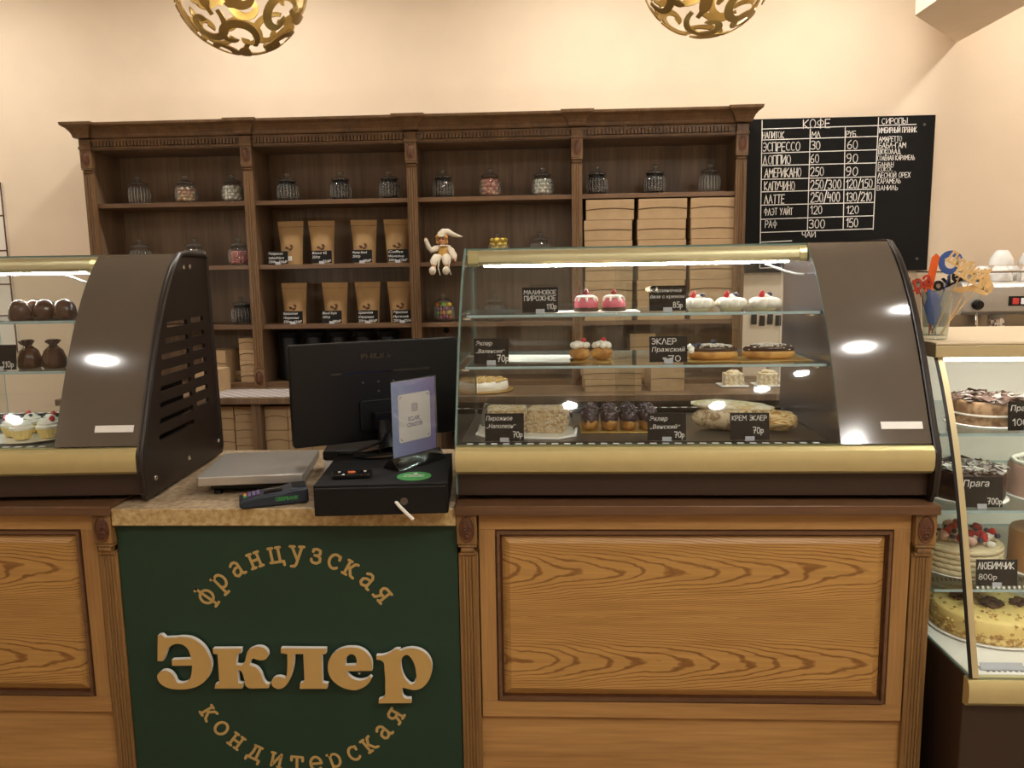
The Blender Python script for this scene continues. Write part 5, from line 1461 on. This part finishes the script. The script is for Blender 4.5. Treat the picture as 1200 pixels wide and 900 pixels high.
def flake_top(t, rad, z, n, mats, seed, size=.017):
    g = G(); rr = random.Random(seed)
    for k in range(n):
        a, q = rr.uniform(0, 6.3), rad*math.sqrt(rr.random())
        g.put(XF(BOX(-size*rr.uniform(.6, 1.2), size*rr.uniform(.6, 1.2), -size*.45, size*.45, -.0012, .0012), (q*math.cos(a), q*math.sin(a), z+rr.uniform(.001, .011)), rz=rr.uniform(0, 6), rx=rr.uniform(-.7, .7), ry=rr.uniform(-.4, .4)), rr.randrange(len(mats)))
    return g.build('chocolate_flakes', mats, t)
two('praline', '#6b4a30', '#a58362', 50, .4, .65, .6, .3); plain('flake_light', '#a59a96', .45, var=.15, scale=50); plain('icing_choc', '#3a2620', .3)
plain('basket_cream', '#e8d8b0', .5, var=.04); plain('dark_jelly', '#2a1f22', .25); plain('pink_icing', '#e3b9a6', .5)
t = round_cake('brown cake covered in chocolate flakes on the top shelf of the cake fridge', (1.297, .275, F1), .098, .072, 'praline', band='cream', seed=1)
flake_top(t, .094, .072, 150, [M['flakes'], M['flake_light']], 2)
t = round_cake('dark chocolate cake with white chocolate curls on the second fridge shelf', (1.24, .245, F2), .103, .085, 'chocolate', seed=2)
flake_top(t, .10, .085, 170, [M['flakes'], M['flake_light'], M['paper']], 4, .015)
t = round_cake('pink-sided cake with dark glaze at right end of the second fridge shelf', (1.478, .245, F2), .105, .095, 'pink_icing', seed=3)
G().put(LATHE([(.085, .0955), (.082, .098), (0, .099)], 48, lambda a, z, r: 1+.06*math.cos(7*a))).build('chocolate_glaze', M['choc_glaze'], t, 60)
g = G().put(TUBE([(.093*math.cos(k*.2618), .093*math.sin(k*.2618), .0985+.003*(k % 2)) for k in range(25)], .008, 8)); g.build('cream_border', M['cream'], t, 60)
# basket cake
t = round_cake('cream basket-weave cake heaped with berries, third shelf of the cake fridge', (1.248, .27, F3), .108, .088, 'basket_cream', seed=0, name='berry_basket_cake',
               mod=lambda a, z, r: 1)
g = G()
for row in range(5):
    for k in range(26):
        a = 2*math.pi*(k+.5*(row % 2))/26
        g.put(XF(BLOB(.0185, .006, .0085, 2), (.110*math.cos(a), .110*math.sin(a), .013+.016*row), rz=a+math.pi/2))
g.build('woven_piping', M['basket_cream'], t, 60)
g = G(); rr = random.Random(8)
for k in range(30):
    a, q = rr.uniform(0, 6.3), .096*math.sqrt(rr.random())
    g.put(XF(BLOB(.013, .013, .011, 2, .2, 2, k), (q*math.cos(a), q*math.sin(a), .094+rr.uniform(0, .012))))
g.build('whipped_cream', M['cream'], t, 60)
for k in range(16):
    a, q = k*2.4, .09*math.sqrt((k+.5)/16)
    G().put(XF(berry_cone(0, 0, -.008, .0135, .030), (q*math.cos(a), q*math.sin(a), .108+rr.uniform(0, .018)*(1-q/.1)), rx=rr.uniform(-1.2, 1.2), ry=rr.uniform(-1.2, 1.2))).build('strawberry', M['strawberry'] if k % 3 else M['pink_icing'], t, 50)
for k in range(16):
    a, q = k*2.4+1.2, .096*math.sqrt((k+.7)/16)
    G().put(XF(BLOB(.0085, .0085, .008, 2), (q*math.cos(a), q*math.sin(a), .110+rr.uniform(0, .012)*(1-q/.1)))).build('blueberry', M['blueberry'], t, 60)
t = round_cake('brown-sided cake with a dark berry, right end of the third fridge shelf', (1.49, .245, F3), .10, .125, 'caramel', seed=4)
G().put(XF(BLOB(.03, .03, .028, 3, .25, 4, 2), (-.045, -.03, .144))).build('dark_berries', M['dark_jelly'], t, 60)
# yellow cheesecake on the deck
t = thing('yellow_cheesecake', 'large round yellow cheesecake with dark crumbs on the white fridge deck', 'cake', (1.282, .165, .5485), R(8))
G().put(LATHE([(.158, 0), (.162, .002), (.16, .004), (0, .004)], 48)).build('cake_board', M['doily'], t, 40)
G().put(LATHE([(.150, .0042), (.154, .010), (.152, .022), (.147, .026)], 96, lambda a, z, r: 1+.012*math.cos(31*a))).build('crumb_rim', M['crumb'], t, 60)
G().put(LATHE([(.145, .0042), (.1475, .04), (.1455, .062), (.138, .068), (.12, .0685), (0, .0685)], 64)).build('cake_body', M['cheesecake'], t, 60)
g = G(); rr = random.Random(12)
for k in range(240):
    a = rr.uniform(0, 6.3); z = .062*rr.random()**2+.006
    g.put(XF(BLOB(.0055, .005, .004, 1, .3, 2, k), (.1485*math.cos(a), .1485*math.sin(a), z), rz=a))
g.build('side_crumbs', M['crumb'], t)
for k, (x, y, s) in enumerate(((-.06, .045, .8), (.00, -.015, 1.1), (.085, -.02, .85))):
    g = G()
    for j in range(6): g.put(XF(BLOB(.017*s, .015*s, .010*s, 2, .5, 3, j+k*7), (x+.016*s*math.cos(j*1.05), y+.014*s*math.sin(j*1.05), .074+.004*(j % 2))))
    g.build('chocolate_crumble', M['dark_sponge'], t, 60)
g = G()
for k in range(60):
    a, q = rr.uniform(0, 6.3), .13*math.sqrt(rr.random())
    g.put(XF(BLOB(.0055, .005, .004, 1, .3, 2, k), (q*math.cos(a), q*math.sin(a), .0705)))
g.build('crumb_scatter', M['crumb'], t)
price_card('black chalk price card before the dark cake on the second fridge shelf', (1.214, .105, F2), .115, .09, [('Прага', .019, .05, .70, 'LEFT', .072), ('700р', .017, .98, .14, 'RIGHT', None)], 0, 6)
price_card('black chalk price card before the berry basket cake in the fridge', (1.271, .105, F3), .115, .08, [('ЛЮБИМЧИК', .019, .04, .66, 'LEFT', .10), ('800р', .015, .06, .28, 'LEFT', .05)], 0, 6)
price_card('black chalk price card on the top fridge shelf, cut by right edge', (1.338, .125, F1), .112, .085, [('Пралине', .016, .06, .70, 'LEFT', .09), ('1000р', .018, .12, .22, 'LEFT', .07)], 0, 6)
o = G().put(XF(BOX(-.055, .055, -.0012, .0012, 0, .018), rx=R(-35))).box(-.055, .055, -.002, .014, -.0016, 0).build('card_holder', M['clip'])
tag(at_loc(o, (1.185, -.098, .5462), 0), 'empty clear card holder on the slotted front edge of the fridge deck', 'card holder')
# a glass of cake toppers
TG = (1.118, .235, 1.3925)
t = thing('tumbler', 'tall clear glass holding cake toppers on top of the cake fridge', 'glass', TG)
G().put(LATHE([(.030, 0), (.033, .004), (.042, .14), (.040, .14), (.031, .012), (0, .012)], 32, lambda a, z, r: 1+(.02*math.cos(10*a) if z < .09 else 0))).build('glass_body', M['tumbler'], t, 60)
plain('plywood', '#d9b377', .6, var=.05); plain('acrylic_orange', '#e2622a', .2); plain('acrylic_red', '#b23a28', .25); plain('acrylic_blue', '#39579a', .25)
def topper(label, word, mat, base_, tip, size, wordw, lean=0, shape=None, dy=0, hop=0):
    """a stick in the glass with a cut-out word or shape at its head"""
    t = thing('cake_topper', label, 'cake topper', (TG[0], TG[1]+dy, TG[2]))
    g = G().put(TUBE([base_, tip], .0018, 6)).build('stick', mat, t)
    g = G()
    if word:
        g.put(XF(font_vf(word, size, wordw, 0, .0014, 'CENTER', .0015), (tip[0]+hop, tip[1], tip[2]-.004), ry=-R(lean)))
        a, c, s = wordw/2, math.cos(R(lean)), math.sin(R(lean))
        g.put(XF(BOX(-a, a, -.0014, .0014, -.003, .0025), (tip[0]+hop, tip[1], tip[2]-.002), ry=-R(lean)))
    if shape: g.put(XF(PRISM(shape, -.0015, .0015, 'y'), tip, ry=-R(lean)))
    g.build('cut_out', mat, t)
topper('plywood cake topper, upper of the wooden words in the glass', 'Любим', M['plywood'], (-.012, -.008, .014), (.055, -.02, .20), .034, .125, -30, dy=-.006, hop=.004)
topper('plywood cake topper, lower of the wooden words in the glass', 'ооом', M['plywood'], (.008, -.012, .014), (.068, -.03, .165), .030, .115, -30, dy=-.012, hop=.006)
fawn = [(0, 0), (-.05, -.006), (-.075, .0), (-.06, .012), (-.03, .016), (0, .022), (.022, .022), (.028, .05), (.02, .066), (.03, .076), (.038, .07), (.052, .074), (.052, .064), (.045, .058), (.05, .036), (.062, .016), (.058, -.004), (.04, -.016), (.015, -.012)]
topper('plywood animal-shaped cake topper leaning right out of the glass', None, M['plywood'], (.015, .004, .014), (.11, .01, .138), 0, 0, 0, [(x*.85, z*.85) for x, z in fawn], dy=.0)
num1 = [(-.011, -.05), (.011, -.05), (.013, .055), (.002, .062), (-.008, .05)]
topper('orange figure-like cake topper standing upright in the glass', None, M['acrylic_orange'], (-.008, .012, .014), (-.008, .02, .185), 0, 0, -8, num1, dy=.004)
topper('red cut-out word cake topper leaning left out of the glass', 'Ура', M['acrylic_red'], (.0, .0, .014), (-.045, .01, .148), .040, .085, 22, dy=.008)
topper('blue round cake topper with a hole at the back of the glass', None, M['acrylic_blue'], (-.005, .01, .014), (.055, .03, .19), 0, 0, 0, [(p[0], p[1]+.03) for p in arc(0, 0, .035, .035, 20, 330, 18)+arc(0, 0, .018, .018, 330, 20, 12)], dy=.014)
topper('blue ragged-edged cake topper low in the glass', None, M['acrylic_blue'], (.004, .006, .014), (-.008, -.004, .09), 0, 0, 10, [(-.022, -.04), (.0, -.05), (.012, -.03), (.02, .0), (.012, .01), (.024, .03), (.008, .045), (-.012, .06), (-.018, .03), (-.028, .01)], dy=-.002)
topper('black cut-out cake topper behind the wooden ones', 'Love', M['black'], (.006, .014, .014), (.05, .045, .15), .045, .11, 25, dy=.016)

# ------------------------------------------------------------------ coffee machine with cups
cm = thing('espresso_machine', 'chrome two-group espresso machine on the back worktop at right edge', 'coffee machine', (1.80, 1.42, ZB))
MW = .72
plain('machine_panel', '#a79c8c', .3, metal=.7); plain('button_red', '#b9352c', .4, emit=.4); plain('button_blue', '#5f8fd0', .4, emit=.5); plain('button_white', '#e7e4e2', .4, emit=.4)
G().box(0, MW, .20, .52, .03, .50).build('machine_body', M['machine_panel'], cm, bevel=.01)
G().put(PRISM([(.02, .36), (.0, .375), (.0, .48), (.03, .505), (.52, .505), (.52, .5005), (.2, .5005), (.199, .36)], -.003, MW+.003)).build('head_panel', M['steel'], cm, bevel=.003)
G().box(.03, MW-.03, .0, .198, .04, .075).build('drip_tray', M['steel'], cm, bevel=.004)
for x in (.05, MW-.05):
    for y in (.06, .45): G().put(XF(LATHE([(.02, 0), (.018, .039 if y < .1 else .0295)], 14), (x, y, 0))).build('foot', M['black'], cm)
for k, mname in enumerate(('button_red', 'button_white', 'button_blue')):
    G().box(.205+.035*k, .232+.035*k, -.006, -.0005, .405, .432).build('button', M[mname], cm, bevel=.002)
G().box(.19, .56, -.0045, -.0002, .398, .440).build('button_strip', M['black'], cm)
for x in (.20, .52):
    gh = G().put(XF(LATHE([(.034, 0), (.036, .01), (.036, .05), (.028, .06)], 24), (x, .1, .30))).build('group_head', M['chrome'], cm, 40)
    g = G().put(XF(LATHE([(.03, 0), (.034, .008), (.034, .024), (0, .024)], 24), (x, .1, .272)))
    g.put(TUBE([(x, .1, .26), (x, .1, .235)], .009, 10)).build('portafilter', M['chrome'], gh, 40)
    G().put(TUBE([(x-.02, .07, .286), (x-.07, -.03, .28), (x-.095, -.085, .272)], [.012, .013, .016], 12)).build('portafilter_handle', M['black'], gh, 40)
for x in (.055, MW-.05):
    G().put(TUBE([(x, .05, .40), (x, -.005, .36), (x, -.03, .26), (x+.01, -.04, .16)], .006, 8)).build('steam_wand', M['chrome'], cm, 50)
    G().put(XF(LATHE([(.02, 0), (.024, .012), (.018, .03), (0, .03)], 12), (x, .0, .405), rx=R(90))).build('steam_knob', M['black'], cm, 40)
g = G().put(XF(LATHE([(.034, 0), (.034, .012), (.028, .014), (0, .014)], 24), (.32, .199, .24), rx=R(90))); g.build('pressure_gauge', M['chrome'], cm, 40)
rail = [(.02, .03, .545), (MW-.02, .03, .545), (MW-.02, .5, .545), (.02, .5, .545), (.02, .03, .545)]
g = G().put(TUBE(rail, .005, 8))
for x in (.02, .25, .47, MW-.02):
    for y in (.03, .5): g.put(TUBE([(x, y, .504), (x, y, .545)], .004, 8))
g.build('cup_rail', M['chrome'], cm)
def cup(label, loc, rz, tilt=0, r=.05, h=.062):
    t = thing('coffee_cup', label, 'cup', loc, rz, 'white cups on the espresso machine')
    t.rotation_euler = (tilt, 0, rz)
    G().put(LATHE([(r, 0), (r*1.0, .004), (r*.92, h*.45), (r*.62, h*.9), (r*.5, h), (r*.48, h+.004), (r*.44, h+.001), (0, h+.001)], 36)).build('cup_bowl', M['porcelain'], t, 60)
    G().put(TUBE([(r*.93, 0, .012), (r+.012, 0, .012), (r+.024, 0, .022), (r+.022, 0, .036), (r+.006, 0, .044), (r*.68, 0, .044)], .0055, 8)).build('handle', M['porcelain'], t, 60)
    return t
CZ = ZB+.5057
n = 0
for row, ys in ((0, 1.50), (1, 1.64)):
    for k in range(4):
        cup('upside-down white coffee cup on espresso machine, lower layer, %s from left, %s row' % (ORD[k], ('front', 'rear')[row]), (1.99+.128*k, ys, CZ), R(20+25*((k+row) % 3)))
for k in range(3):
    cup('white coffee cup upside down on the espresso machine, upper layer, %s from left' % ORD[k], (2.015+.128*k, 1.54, CZ+.0685), R(35+20*k), R(0))
o = G()
for k in range(4): o.put(XF(LATHE([(.035, 0), (.04, .002), (.068, .009), (.07, .011), (.04, .0055), (0, .0055)], 36), (0, 0, .0065*k)))
tag(at_loc(o.build('saucer_stack', M['porcelain'], smooth=40), (1.875, 1.52, CZ)), 'stack of white saucers left of the cups on the espresso machine', 'saucers')

# ------------------------------------------------------------------ pierced gold pendant lamps
M['bulb'] = glow('bulb_glow', (1, .86, .62), BULB)
def sph_ribbon(g, pts, ws, Rr, th):
    """a flat scroll lying on the sphere: pts are unit vectors, ws half-widths"""
    v, f = [], []
    n = len(pts)
    for i, p in enumerate(pts):
        t = pts[min(i+1, n-1)]-pts[max(i-1, 0)]
        s = p.cross(t).normalized()
        for rad in (Rr, Rr-th):
            for sg_ in (-1, 1):
                v.append(tuple((p*rad + s*ws[i]*sg_).normalized()*rad))
    for i in range(n-1):
        a, b_ = 4*i, 4*i+4
        f += [(a, a+1, b_+1, b_), (a+2, b_+2, b_+3, a+3), (a, b_, b_+2, a+2), (a+1, a+3, b_+3, b_+1)]
    f += [(0, 2, 3, 1), (4*n-4, 4*n-3, 4*n-1, 4*n-2)]
    g.put((v, f))
def make_pendant(label, loc):
    t = thing('pendant_lamp', label, 'pendant lamp', loc, 0, 'pierced gold globe pendants')
    Rr = .168
    g = G(); rr = random.Random(21)
    N = 19
    for k in range(N):
        z = 1-2*(k+.5)/N; a = k*2.39996
        c = Vector((math.sqrt(1-z*z)*math.cos(a), math.sqrt(1-z*z)*math.sin(a), z))
        u = c.orthogonal().normalized(); w = c.cross(u)
        ph, hand = rr.uniform(0, 6.28), rr.choice((-1, 1))
        def onto(x, y):
            q = (c + u*(x*math.cos(ph)-y*math.sin(ph)) + w*(x*math.sin(ph)+y*math.cos(ph))); return q.normalized()
        for half in (1, -1):
            pts, ws = [], []
            for i in range(26):
                s = i/25
                ang = s*5.6
                r0 = .33*(1-s)**.8+.04
                x = .31 - r0*math.cos(ang) ; y = hand*r0*math.sin(ang)
                pts.append(onto(half*x, half*y)); ws.append(.0052+.0055*math.sin(math.pi*min(1, s*1.15))+(.006*max(0, s-.8)/.2))
            sph_ribbon(g, pts, ws, Rr, .0035)
        pts = [onto(-.03+.36*i/9*(.3+i/9*.7), hand*(.10+.40*i/9)) for i in range(10)]
        sph_ribbon(g, pts, [.004+.011*math.sin(math.pi*(i/9)**.7) for i in range(10)], Rr+.001, .0035)
    g.build('pierced_globe', M['lampgold'], t, 40)
    G().put(LATHE([(.012, .05), (.020, .035), (.026, .01), (.020, -.018), (0, -.028)], 20)).build('bulb', M['bulb'], t, 60)
    G().put(LATHE([(.022, .0505), (.022, .11), (.012, .115), (.012, .19), (0, .19)], 20)).build('lamp_holder', M['lampgold'], t, 40)
    zc = ZC-loc[2]
    G().put(TUBE([(0, 0, .188), (0, 0, zc-.03)], .003, 8)).build('cord', M['black'], t)
    G().put(LATHE([(.005, zc-.035), (.05, zc-.02), (.055, zc-.001), (0, zc-.001)], 24)).build('ceiling_rose', M['lampgold'], t, 40)
    return t
p0 = make_pendant('pierced gold scrollwork globe pendant lamp, the left of the two', (-.787, .0, 2.343))
dup(p0, (.401, .0, 2.352), 1.1, 'pierced gold scrollwork globe pendant lamp, the right of the two')
bpy.data.scenes.remove(TMP)
